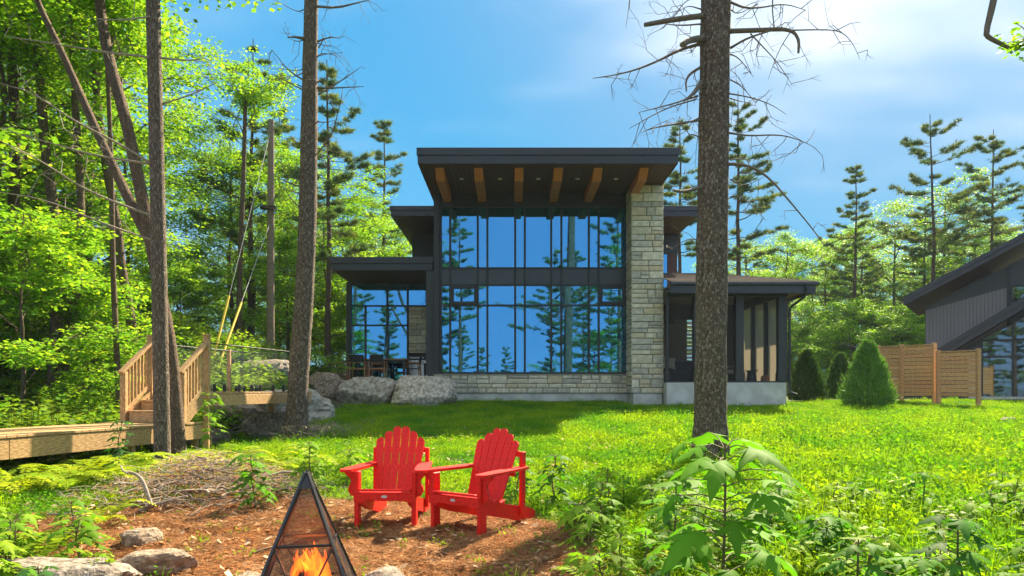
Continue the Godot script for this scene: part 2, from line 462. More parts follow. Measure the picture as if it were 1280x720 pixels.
func bark_textures() -> void:
	# furrowed bark: stretched ridges, with flecks of pale lichen that have outlines of their own
	for kind in 2:
		var f := FastNoiseLite.new()
		f.seed = 40 + kind; f.frequency = 1.0; f.fractal_octaves = 4
		var s := 384
		var im := Image.create(s, s, false, Image.FORMAT_RGBA8)
		var hm := Image.create(s, s, false, Image.FORMAT_RGBA8)
		for y in s:
			var v := float(y) / s
			for x in s:
				var a := TAU * x / s
				var b := TAU * v
				var ridge := absf(f.get_noise_3d(cos(a) * 5.2 + sin(b) * 1.2, sin(a) * 5.2 + cos(b * 2.0) * 0.8, cos(b) * 4.6))
				var plate := f.get_noise_3d(cos(a) * 4.0 + 20.0, sin(a) * 4.0, sin(b) * 2.4 + cos(b) * 2.4)
				var hgt := clampf(ridge * 2.4 + plate * 0.3 + 0.15, 0, 1)
				var fine := f.get_noise_3d(cos(a) * 22.0, sin(a) * 22.0 + 8.0, sin(b) * 17.0 + cos(b) * 19.0)
				var c := Color(0.42, 0.36, 0.31).lerp(Color(0.80, 0.75, 0.69), clampf(hgt * 0.6 + 0.3 + fine * 0.5 + plate * 0.3, 0, 1))
				im.set_pixel(x, y, c)
				hm.set_pixel(x, y, Color(hgt, hgt, hgt))
		# lichen: small pale flecks with ragged outlines, more of them on the grey bark
		var rf := RandomNumberGenerator.new()
		rf.seed = 77 + kind
		for k in [620, 160][kind]:
			var cx := rf.randi() % s
			var cy := rf.randi() % s
			var rx := rf.randf_range(1.2, 4.6) * (1.6 if rf.randf() < 0.08 else 1.0)
			var ry := rx * rf.randf_range(0.8, 2.4)
			for yy in range(-int(ry) - 1, int(ry) + 2):
				for xx in range(-int(rx) - 1, int(rx) + 2):
					if pow(xx / rx, 2) + pow(yy / ry, 2) < rf.randf_range(0.5, 1.1):
						var ux := posmod(cx + xx, s)
						var uy := posmod(cy + yy, s)
						im.set_pixel(ux, uy, im.get_pixel(ux, uy).lerp(Color(1, 1, 0.97), rf.randf_range(0.6, 1.0)))
		hm.bump_map_to_normal_map(7.0)
		tex["bark_%d" % kind] = ImageTexture.create_from_image(im)
		tex["bark_n_%d" % kind] = ImageTexture.create_from_image(hm)
	for q in [["bark_grey", 0, 0.36, 0.30, 0.25], ["bark_brown", 1, 0.38, 0.285, 0.21], ["bark_far", 1, 0.30, 0.24, 0.19]]:
		var m := mat(q[0], q[2], q[3], q[4], 0.92)
		m.albedo_texture = tex["bark_%d" % q[1]]
		m.normal_enabled = true; m.normal_texture = tex["bark_n_%d" % q[1]]; m.normal_scale = 1.6
		m.uv1_scale = Vector3(1, 0.7, 1)

# ---------------------------------------------------------------- ground
func spread(lo: float, hi: float, step: float, far: float) -> Array:
	var out := []
	var k := lo
	while k <= hi:
		out.append(k); k += step
	var s := step * 2.0
	k = hi + s
	while k < far:
		out.append(k); s *= 1.35; k += s
	out.append(far)
	s = step * 2.0
	k = lo - s
	while k > -far:
		out.push_front(k); s *= 1.35; k -= s
	out.push_front(-far)
	return out
func build_ground() -> void:
	var xs := spread(-13.0, 15.0, 0.22, 420.0)
	var ds := spread(1.5, 25.0, 0.2, 420.0)
	var mb := MB.new()
	for d in ds:
		for x in xs:
			var e := 0.2
			var h := rise(x, d)
			var nn := Vector3(rise(x - e, d) - rise(x + e, d), 2 * e, rise(x, d + e) - rise(x, d - e)).normalized()
			var l := litter(x, d)
			var wild := smoothstep(-4.5, -6.5, x) * smoothstep(7.0, 9.5, d)
			var c := Vector3(0.085, 0.155, 0.022).lerp(Vector3(0.17, 0.145, 0.07), clampf(N1.get_noise_2d(x * 18.0, d * 18.0) * 1.6 + 0.1, 0, 1))
			c = c.lerp(Vector3(0.13, 0.085, 0.045), wild)
			var red := clampf(0.5 + N1.get_noise_2d(x * 50.0 + 7.0, d * 50.0) * 1.3, 0, 1)
			c = c.lerp(Vector3(0.27, 0.105, 0.036).lerp(Vector3(0.36, 0.185, 0.08), red), l)
			mb.col = Color(c.x, c.y, c.z)
			mb.vert(Vector3(x, h, -d), nn)
	var w := xs.size()
	for a in ds.size() - 1:
		for b in w - 1:
			var k := a * w + b
			mb.i.append(k); mb.i.append(k + w); mb.i.append(k + 1)
			mb.i.append(k + 1); mb.i.append(k + w); mb.i.append(k + w + 1)
	var o := part(self, "ground", mb, M["ground_soil"])
	o.set_meta("kind", "structure")
	# unseen lake behind the camera, added to bounce sky light at the house
	var wm := mat("added_lake_water", 0.02, 0.05, 0.06, 0.08)
	wm.uv1_triplanar = true; wm.uv1_world_triplanar = true; wm.uv1_scale = Vector3.ONE * 0.25
	wm.normal_enabled = true; wm.normal_texture = tex["rough_n"]; wm.normal_scale = 0.35
	var lk := MB.new()
	lk.quad(Vector3(-420, -2.0, 420), Vector3(420, -2.0, 420), Vector3(420, -2.0, 8), Vector3(-420, -2.0, 8))
	part(self, "added_lake_water", lk, wm).set_meta("kind", "structure")

# ---------------------------------------------------------------- the house
func stone_meshes() -> Array:
	if not mesh_cache.has("stones"):
		var out := []
		for k in 7:
			var mb := MB.new()
			var j := func(a: float) -> float: return R.randf_range(-a, a)
			# a hewn block one unit wide and high; its face bulges unevenly out of z = 0
			var back := [Vector3(-0.5, -0.5, -1), Vector3(0.5, -0.5, -1), Vector3(0.5, 0.5, -1), Vector3(-0.5, 0.5, -1)]
			var rim := []
			var face := []
			for q in 4:
				var b: Vector3 = back[q]
				rim.append(Vector3(b.x * (0.99 + j.call(0.012)), b.y * (0.98 + j.call(0.03)), -0.25))
				face.append(Vector3(b.x * (0.93 + j.call(0.03)), b.y * (0.86 + j.call(0.06)), j.call(0.22)))
			var mid := Vector3(j.call(0.2), j.call(0.15), 0.18 + j.call(0.15))
			for q in 4:
				var r := (q + 1) % 4
				mb.quad(back[q], back[r], rim[r], rim[q])
				mb.quad(rim[q], rim[r], face[r], face[q])
				mb.tri(face[q], face[r], mid)
			out.append(mb.mesh())
		mesh_cache["stones"] = out
	return mesh_cache["stones"]
func lay_stones(parent: Node3D, org: Vector3, ux: Vector3, wide: float, high: float, scale := 1.0) -> void:
	# random-course stonework on a face: org is its lower corner, ux its direction, the face looks along ux x up
	var ms := stone_meshes()
	var out := ux.cross(Vector3.UP)
	var y := 0.0
	while y < high - 0.05:
		var ch: float = [0.15, 0.20, 0.24, 0.17, 0.28][R.randi() % 5] * scale
		if high - y - ch < 0.1: ch = high - y
		var x := 0.0
		while x < wide - 0.02:
			var cw := R.randf_range(0.24, 0.72) * scale
			if wide - x - cw < 0.16: cw = wide - x
			var cells := [[x, y, cw, ch]]
			var dice := R.randf()
			if ch > 0.19 * scale and dice < 0.34:
				var f := R.randf_range(0.4, 0.6)
				cells = [[x, y, cw, ch * f], [x, y + ch * f, cw, ch * (1 - f)]]
				if cw > 0.5 * scale and R.randf() < 0.5:
					cells[1][2] = cw * 0.55
					cells.append([x + cw * 0.55, y + ch * f, cw * 0.45, ch * (1 - f)])
			for q in cells:
				var o := part(parent, "stone", ms[R.randi() % ms.size()], M["stone_%d" % (R.randi() % 5)])
				var deep := R.randf_range(0.030, 0.05)
				o.global_transform = Transform3D(Basis(ux * (q[2] - 0.022), Vector3.UP * (q[3] - 0.022), out * deep), org + ux * (q[0] + q[2] * 0.5) + Vector3.UP * (q[1] + q[3] * 0.5) + out * 0.03)
			x += cw
		y += ch

func glass_pane(parent: Node3D, lo: Vector2, hi: Vector2, z: float, called := "pane") -> void:
	var mb := MB.new()
	var h := (hi - lo) * 0.5
	mb.quad(Vector3(-h.x, -h.y, 0), Vector3(h.x, -h.y, 0), Vector3(h.x, h.y, 0), Vector3(-h.x, h.y, 0))
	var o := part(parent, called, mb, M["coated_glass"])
	var c := (lo + hi) * 0.5
	o.global_transform = Transform3D(Basis.from_euler(Vector3(R.randf_range(-0.004, 0.004), R.randf_range(-0.004, 0.004), 0)), Vector3(c.x, c.y, z))

func soffit_boards(parent: Node3D, lo: Vector3, hi: Vector3, step := 0.14) -> void:
	# narrow tongue-and-groove boards running front to back, joined: each is only a few pixels wide
	var mb := MB.new()
	var x := lo.x
	while x < hi.x - 0.01:
		var e := minf(x + step, hi.x)
		mb.box(Vector3((x + e) * 0.5, lo.y + 0.0125 + R.randf_range(0, 0.002), (lo.z + hi.z) * 0.5), Vector3(e - x - 0.012, 0.02, absf(hi.z - lo.z)))
		x = e
	mb.box(Vector3((lo.x + hi.x) * 0.5, lo.y + 0.035, (lo.z + hi.z) * 0.5), Vector3(hi.x - lo.x, 0.02, absf(hi.z - lo.z)))
	var o := wpart(parent, "soffit", mb, M["soffit"])
	o.set_meta("kind", "stuff")

func flat_roof(h: Node3D, called: String, x0: float, x1: float, d0: float, d1: float, bottom: float, split: float, top: float) -> Node3D:
	# roof slab with a two-step fascia; x0..x1 wide, from d0 (front) to d1 (back)
	var r := group_part(h, called, Vector3((x0 + x1) * 0.5, bottom, -d0))
	wbox(r, "roof_slab", Vector3(x0 + 0.06, bottom + 0.05, -d1 + 0.06), Vector3(x1 - 0.06, top - 0.02, -d0 - 0.06), M["dark_metal"])
	for q in [["fascia", bottom, split, 0.03], ["fascia", split + 0.002, top, 0.0]]:
		var i: float = q[3]
		wbox(r, q[0], Vector3(x0 + i, q[1], -d0 - 0.05), Vector3(x1 - i, q[2], -d0 - i), M["fascia"], 0.006)
		wbox(r, q[0], Vector3(x0 + i, q[1], -d1), Vector3(x0 + 0.055, q[2], -d0 - 0.052), M["fascia"], 0.006)
		wbox(r, q[0], Vector3(x1 - 0.055, q[1], -d1), Vector3(x1 - i, q[2], -d0 - 0.052), M["fascia"], 0.006)
	soffit_boards(r, Vector3(x0 + 0.06, bottom + 0.004, -d1 + 0.1), Vector3(x1 - 0.06, bottom + 0.004, -d0 - 0.06))
	return r

func build_house() -> void:
	var h := thing("modern_house", "dark modern two-storey house with glass front, stone pillar and screened porch", "house", Vector3(1.0, 0.85, -24.0))
	var D := 24.0
	# --- main roof with its timber beams
	var roof := flat_roof(h, "main_roof", -2.76, 4.84, 20.8, 33.0, 7.81, 8.05, 8.27)
	for x in [-2.14, -0.99, 0.21, 1.37, 2.54, 3.90]:
		var mb := MB.new()
		mb.extrude(PackedVector2Array([Vector2(-0.05, 0.262), Vector2(-0.46, -0.02), Vector2(-3.2, -0.02), Vector2(-3.2, 0.262)]), 0.26, Transform3D(Basis(Vector3(0, 0, 1), Vector3.UP, Vector3(-1, 0, 0)), Vector3.ZERO))
		var b := part(roof, "beam", mb, M["fir_beam"])
		b.global_position = Vector3(x, 7.545, -21.15)
		if x > 3.5:
			var mb2 := MB.new()
			mb2.extrude(PackedVector2Array([Vector2(-0.05, 0.262), Vector2(-0.46, -0.02), Vector2(-1.9, -0.02), Vector2(-1.9, 0.262)]), 0.26, Transform3D(Basis(Vector3(0, 0, 1), Vector3.UP, Vector3(-1, 0, 0)), Vector3.ZERO))
			b.mesh = mb2.mesh()
	for x in [-1.56, -0.37, 0.81, 2.03, 3.22]:
		var mb := MB.new()
		mb.tube([Vector3(0, 0.02, 0), Vector3(0, 0, 0)], [0.07, 0.07], 14)
		var d := part(roof, "recessed_light", mb, M["white_paint"])
		d.global_position = Vector3(x, 7.79, -22.3)
	# --- walls and floors round the great room
	var shell := group_part(h, "great_room", Vector3(1, 0.85, -28))
	wbox(shell, "floor", Vector3(-2.5, 1.2, -32.8), Vector3(4.7, 1.55, -24.2), M["interior_wall"])
	wbox(shell, "back_wall", Vector3(-2.5, 0.8, -33.0), Vector3(4.7, 7.8, -32.8), M["interior_wall"])
	wbox(shell, "side_wall", Vector3(-2.6, 0.8, -33.0), Vector3(-2.5, 7.8, -24.12), M["dark_siding"])
	wbox(shell, "side_wall", Vector3(4.62, 0.8, -33.0), Vector3(4.72, 7.8, -24.12), M["dark_siding"])
	wbox(shell, "gallery_floor", Vector3(-2.5, 4.75, -32.8), Vector3(4.6, 5.2, -28.0), M["interior_wall"])
	wbox(shell, "ceiling", Vector3(-2.5, 7.6, -32.8), Vector3(4.6, 7.78, -24.2), M["interior_wall"])
	# --- window wall
	var ww := group_part(h, "window_wall", Vector3(0.7, 1.81, -D))
	var xs := [-2.37, -2.06, -1.14, -0.82, 0.107, 0.427, 1.307, 1.645, 2.56, 2.888, 3.80]
	wbox(ww, "corner_post", Vector3(-2.60, 0.95, -D - 0.12), Vector3(-2.41, 7.78, -D + 0.10), M["dark_metal"], 0.006)
	wbox(ww, "header", Vector3(-2.408, 7.40, -D - 0.1), Vector3(3.85, 7.80, -D + 0.03), M["dark_metal"])
	wbox(ww, "head_rail", Vector3(-2.406, 7.34, -D - 0.08), Vector3(3.848, 7.398, -D + 0.06), M["dark_metal"], 0.005)
	wbox(ww, "sill_rail", Vector3(-2.40, 1.79, -D - 0.08), Vector3(3.84, 1.86, -D + 0.07), M["dark_metal"], 0.005)
	for k in xs.size():
		wbox(ww, "mullion", Vector3(xs[k] - 0.034, 1.862, -D - 0.07), Vector3(xs[k] + 0.034, 7.338, -D + 0.05), M["dark_metal"], 0.006)
	for k in xs.size() - 1:
		var a: float = xs[k] + 0.036
		var b: float = xs[k + 1] - 0.036
		for y in [4.08, 4.76, 5.32]:
			wbox(ww, "transom", Vector3(a, y - 0.032, -D - 0.06), Vector3(b, y + 0.032, -D + 0.04), M["dark_metal"], 0.005)
		wbox(ww, "spandrel_panel", Vector3(a, 4.794, -D - 0.05), Vector3(b, 5.286, -D + 0.012), M["spandrel"])
		glass_pane(ww, Vector2(a, 1.862), Vector2(b, 4.046), -D)
		glass_pane(ww, Vector2(a, 5.354), Vector2(b, 7.338), -D)
		if k == 1 or k == 9:
			var s := group_part(ww, "opening_window", Vector3((a + b) * 0.5, 4.4, -D))
			wbox(s, "frame", Vector3(a + 0.002, 4.115, -D + 0.0), Vector3(a + 0.09, 4.724, -D + 0.075), M["dark_metal"], 0.006)
			wbox(s, "frame", Vector3(b - 0.09, 4.115, -D + 0.0), Vector3(b - 0.002, 4.724, -D + 0.075), M["dark_metal"], 0.006)
			wbox(s, "frame", Vector3(a + 0.092, 4.63, -D + 0.0), Vector3(b - 0.092, 4.722, -D + 0.073), M["dark_metal"], 0.006)
			wbox(s, "frame", Vector3(a + 0.092, 4.117, -D + 0.0), Vector3(b - 0.092, 4.21, -D + 0.073), M["dark_metal"], 0.006)
			glass_pane(s, Vector2(a + 0.09, 4.21), Vector2(b - 0.09, 4.63), -D + 0.03)
		else:
			glass_pane(ww, Vector2(a, 4.114), Vector2(b, 4.726), -D)
	# --- stone base below the windows, foundation, stone pillar
	var bw := group_part(h, "stone_base_wall", Vector3(0.7, 1.15, -D))
	wbox(bw, "mortar", Vector3(-2.60, 1.16, -D - 0.12), Vector3(3.83, 1.77, -D + 0.105), M["mortar"])
	lay_stones(bw, Vector3(-2.60, 1.16, -D + 0.11), Vector3.RIGHT, 6.42, 0.61)
	wbox(bw, "sill", Vector3(-2.62, 1.772, -D - 0.0), Vector3(3.8, 1.79, -D + 0.18), M["stone_3"], 0.004)
	wbox(h, "foundation", Vector3(-2.58, 0.3, -D - 0.12), Vector3(3.86, 1.155, -D + 0.075), M["concrete"], 0.01)
	var pl := group_part(h, "stone_pillar", Vector3(4.3, 1.15, -23.4))
	wbox(pl, "mortar", Vector3(3.83, 1.16, -24.3), Vector3(4.795, 7.80, -22.945), M["mortar"])
	lay_stones(pl, Vector3(3.80, 1.16, -22.94), Vector3.RIGHT, 1.01, 6.64)
	lay_stones(pl, Vector3(3.825, 1.16, -24.0), Vector3(0, 0, 1), 1.08, 6.64)
	lay_stones(pl, Vector3(4.80, 1.16, -22.93), Vector3(0, 0, -1), 1.3, 6.64)
	wbox(h, "foundation", Vector3(3.865, 0.3, -24.3), Vector3(4.79, 1.156, -22.95), M["concrete"], 0.01)
	# --- upper side wings
	flat_roof(h, "upper_wing_roof", -4.42, -2.80, 26.0, 35.0, 7.56, 7.76, 7.92)
	flat_roof(h, "upper_wing_roof", 4.88, 6.76, 26.0, 35.0, 7.54, 7.74, 7.92)
	var uw := group_part(h, "upper_wing", Vector3(-3.4, 5.4, -29))
	wbox(uw, "wall", Vector3(-4.02, 6.65, -34.0), Vector3(-2.62, 7.55, -29.0), M["dark_siding"])
	wbox(uw, "wall_panel", Vector3(-4.0, 5.0, -34.0), Vector3(-3.72, 6.645, -29.02), M["red_siding"])
	wbox(uw, "wall", Vector3(-3.718, 5.0, -34.0), Vector3(-2.63, 6.1, -29.03), M["dark_siding"])
	glass_pane(uw, Vector2(-3.70, 6.11), Vector2(-2.63, 6.64), -29.06)
	wbox(uw, "window_rail", Vector3(-3.716, 6.10, -29.1), Vector3(-2.63, 6.16, -29.01), M["dark_metal"])
	var ur := group_part(h, "upper_wing", Vector3(5.7, 5.4, -29))
	wbox(ur, "wall", Vector3(4.74, 6.75, -34.0), Vector3(6.68, 7.53, -29.0), M["dark_siding"])
	wbox(ur, "wall_panel", Vector3(6.28, 5.0, -34.0), Vector3(6.66, 6.745, -29.02), M["red_siding"])
	wbox(ur, "wall", Vector3(4.74, 5.0, -34.0), Vector3(6.27, 5.4, -29.03), M["dark_siding"])
	glass_pane(ur, Vector2(4.75, 5.41), Vector2(6.26, 6.74), -29.06)
	# --- left wing behind the terrace
	flat_roof(h, "terrace_roof", -6.08, -2.63, 24.1, 33.0, 5.27, 5.50, 5.72)
	var lw := group_part(h, "terrace_wing", Vector3(-4.4, 1.57, -26.6))
	var z := -26.6
	wbox(lw, "corner_post", Vector3(-6.10, 1.57, z - 0.15), Vector3(-5.93, 5.25, z + 0.12), M["dark_metal"], 0.006)
	wbox(lw, "header", Vector3(-5.928, 5.13, z - 0.12), Vector3(-2.64, 5.262, z + 0.10), M["dark_metal"])
	for q in [[-5.41, 1.6, 4.34], [-4.60, 1.6, 5.128], [-3.85, 1.6, 5.128], [-2.80, 4.40, 5.128]]:
		wbox(lw, "mullion", Vector3(q[0] - 0.035, q[1], z - 0.06), Vector3(q[0] + 0.035, q[2], z + 0.05), M["dark_metal"], 0.005)
	for q in [[-5.928, -4.637, 4.37], [-4.563, -3.887, 4.37], [-3.813, -2.66, 4.37], [-5.373, -4.637, 3.65], [-5.928, -5.447, 3.65], [-4.563, -3.887, 3.65], [-5.928, -5.447, 1.62], [-5.373, -4.637, 1.62], [-4.563, -3.887, 1.62]]:
		wbox(lw, "transom", Vector3(q[0], q[2] - 0.03, z - 0.05), Vector3(q[1], q[2] + 0.03, z + 0.04), M["dark_metal"], 0.005)
	for q in [[-5.928, 4.40, -4.637, 5.13], [-4.563, 4.40, -3.887, 5.13], [-3.813, 4.40, -2.84, 5.13], [-5.928, 3.68, -5.447, 4.34], [-5.373, 3.68, -4.637, 4.34], [-4.563, 3.68, -3.887, 4.34], [-5.928, 1.65, -5.447, 3.62], [-5.373, 1.65, -4.637, 3.62], [-4.563, 1.65, -3.887, 3.62]]:
		glass_pane(lw, Vector2(q[0], q[1]), Vector2(q[2], q[3]), z)
	wbox(lw, "side_wall", Vector3(-6.08, 1.2, -33.0), Vector3(-5.98, 5.26, z - 0.16), M["dark_siding"])
	wbox(lw, "back_wall", Vector3(-5.98, 1.2, -33.0), Vector3(-2.62, 5.26, -32.8), M["interior_wall"])
	wbox(lw, "floor", Vector3(-5.98, 1.25, -32.8), Vector3(-2.62, 1.56, z + 0.05), M["interior_wall"])
	wbox(lw, "side_wall", Vector3(-2.88, 1.2, z), Vector3(-2.605, 5.26, -24.13), M["dark_siding"])
	var sp := group_part(h, "terrace_stone_wall", Vector3(-3.3, 1.57, z))
	wbox(sp, "mortar", Vector3(-3.812, 1.57, z - 0.2), Vector3(-2.89, 4.335, z + 0.02), M["mortar"])
	lay_stones(sp, Vector3(-3.81, 1.575, z + 0.022), Vector3.RIGHT, 0.92, 2.755)
	var tr := wbox(h, "terrace_slab", Vector3(-7.4, 0.9, -27.6), Vector3(-2.64, 1.565, -23.5), M["concrete"], 0.012)
	tr.set_meta("label", "grey concrete terrace slab under the dining table")
	build_porch(h)

func build_porch(h: Node3D) -> void:
	var p := group_part(h, "screened_porch", Vector3(6.7, 0.85, -22.5))
	var d := 22.5
	var x1 := 8.58
	wbox(p, "concrete_base", Vector3(4.83, 0.3, -27.0), Vector3(x1, 1.495, -d), M["concrete"], 0.012)
	wbox(p, "sill_plate", Vector3(4.83, 1.497, -d - 0.2), Vector3(x1 + 0.0, 1.545, -d - 0.01), M["dark_metal"], 0.005)
	wbox(p, "header", Vector3(4.83, 4.19, -d - 0.24), Vector3(x1 + 0.03, 4.45, -d + 0.0), M["dark_metal"], 0.005)
	wbox(p, "side_header", Vector3(x1 - 0.2, 4.192, -26.9), Vector3(x1 + 0.028, 4.45, -d - 0.242), M["dark_metal"], 0.005)
	wbox(p, "side_sill", Vector3(x1 - 0.2, 1.497, -26.9), Vector3(x1, 1.545, -d - 0.202), M["dark_metal"], 0.005)
	for q in [[4.83, 4.90], [5.68, 5.80], [7.00, 7.25], [8.33, 8.60]]:
		wbox(p, "post", Vector3(q[0], 1.547, -d - 0.22), Vector3(q[1], 4.188, -d + 0.0), M["dark_metal"], 0.008)
		wbox(p, "post_base", Vector3(q[0] - 0.02, 1.548, -d - 0.23), Vector3(q[1] + 0.02, 1.80, -d + 0.022), M["dark_metal"], 0.008)
	for q in [23.85, 25.15, 26.7]:
		wbox(p, "side_post", Vector3(x1 - 0.18, 1.547, -q - 0.22), Vector3(x1, 4.19, -q), M["dark_metal"], 0.008)
	for q in [[4.90, 5.68], [5.80, 7.00], [7.25, 8.33]]:
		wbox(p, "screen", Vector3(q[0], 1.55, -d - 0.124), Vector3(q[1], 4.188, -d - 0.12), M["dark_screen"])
	for q in [[22.72, 23.85], [24.07, 25.15], [25.37, 26.7]]:
		wbox(p, "side_screen", Vector3(x1 - 0.092, 1.55, -q[1]), Vector3(x1 - 0.088, 4.188, -q[0]), M["insect_screen"])
	wbox(p, "ceiling", Vector3(4.83, 4.452, -27.0), Vector3(x1, 4.50, -d - 0.02), M["interior_wall"])
	# back wall with a door and a blind of white slats
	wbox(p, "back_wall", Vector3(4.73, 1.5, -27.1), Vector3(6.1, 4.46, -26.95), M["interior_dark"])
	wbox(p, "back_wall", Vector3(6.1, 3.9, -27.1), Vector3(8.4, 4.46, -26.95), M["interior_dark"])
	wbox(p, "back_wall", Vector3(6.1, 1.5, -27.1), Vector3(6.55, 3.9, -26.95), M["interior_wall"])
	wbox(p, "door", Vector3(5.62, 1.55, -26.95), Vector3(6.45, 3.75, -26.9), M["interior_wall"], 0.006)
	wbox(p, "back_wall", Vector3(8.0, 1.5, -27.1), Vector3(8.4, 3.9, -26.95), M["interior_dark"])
	for k in 15:
		beam(p, "blind_slat", Vector3(6.56, 1.75 + k * 0.145, -27.0) - p.position - h.position, Vector3(7.99, 1.75 + k * 0.145, -27.0) - p.position - h.position, 0.02, 0.085, M["white_paint"], Vector3(0, 1, 0.5))
	wbox(p, "wall_left", Vector3(4.74, 1.5, -26.95), Vector3(4.825, 4.46, -23.1), M["red_siding"])
	# hipped shingle roof: eave boards, gutter, shingled slopes
	var r := group_part(h, "porch_roof", Vector3(7, 4.45, -24))
	var ex := 9.28
	var ed := 22.0
	wbox(r, "fascia", Vector3(4.83, 4.22, -ed - 0.05), Vector3(ex, 4.465, -ed), M["fascia"], 0.006)
	wbox(r, "fascia", Vector3(ex - 0.05, 4.222, -27.6), Vector3(ex - 0.002, 4.463, -ed - 0.052), M["fascia"], 0.006)
	wbox(r, "gutter", Vector3(4.83, 4.467, -ed - 0.06), Vector3(ex + 0.09, 4.565, -ed + 0.09), M["fascia"], 0.012)
	wbox(r, "gutter", Vector3(ex - 0.04, 4.469, -27.6), Vector3(ex + 0.088, 4.563, -ed - 0.062), M["fascia"], 0.012)
	soffit_boards(r, Vector3(4.83, 4.30, -22.49), Vector3(8.62, 4.30, -ed - 0.06))
	soffit_boards(r, Vector3(8.62, 4.302, -27.5), Vector3(ex - 0.06, 4.302, -ed - 0.06))
	var rows := 14
	var top := Vector3(6.9, 5.42, -25.6)
	for k in rows:
		var a := float(k) / rows
		var b := float(k + 1) / rows + 0.01
		var mb := MB.new()
		var e0 := Vector3(ex + 0.03, 4.585, -ed + 0.03)
		var f0 := Vector3(4.83, 4.585, -ed + 0.03)
		var f1 := Vector3(4.83, 5.42, -25.6)
		var g0 := Vector3(ex + 0.03, 4.585, -27.7)
		var g1 := Vector3(6.9, 5.42, -27.7)
		var l := Vector3(0, 0.018, 0)
		# one course of shingles: front slope and side slope, its butt edge raised
		mb.quad(f0.lerp(f1, a) + l, e0.lerp(top, a) + l, e0.lerp(top, b), f0.lerp(f1, b))
		mb.quad(f0.lerp(f1, a) - l, e0.lerp(top, a) - l, e0.lerp(top, a) + l, f0.lerp(f1, a) + l)
		mb.quad(e0.lerp(top, a) + l, g0.lerp(g1, a) + l, g0.lerp(g1, b), e0.lerp(top, b))
		mb.quad(e0.lerp(top, a) - l, g0.lerp(g1, a) - l, g0.lerp(g1, a) + l, e0.lerp(top, a) + l)
		wpart(r, "shingle_course", mb, M["shingle"])
	var ds := MB.new()
	ds.tube([Vector3(8.98, 4.48, -21.96), Vector3(8.98, 4.22, -21.96), Vector3(8.93, 4.10, -22.05), Vector3(8.72, 3.88, -22.40), Vector3(8.66, 3.78, -22.46), Vector3(8.655, 1.3, -22.46), Vector3(8.70, 1.18, -22.44), Vector3(8.86, 1.12, -22.40)], [0.04, 0.04, 0.04, 0.04, 0.04, 0.04, 0.04, 0.04], 8)
	wpart(r, "downspout", ds, M["dark_metal"])

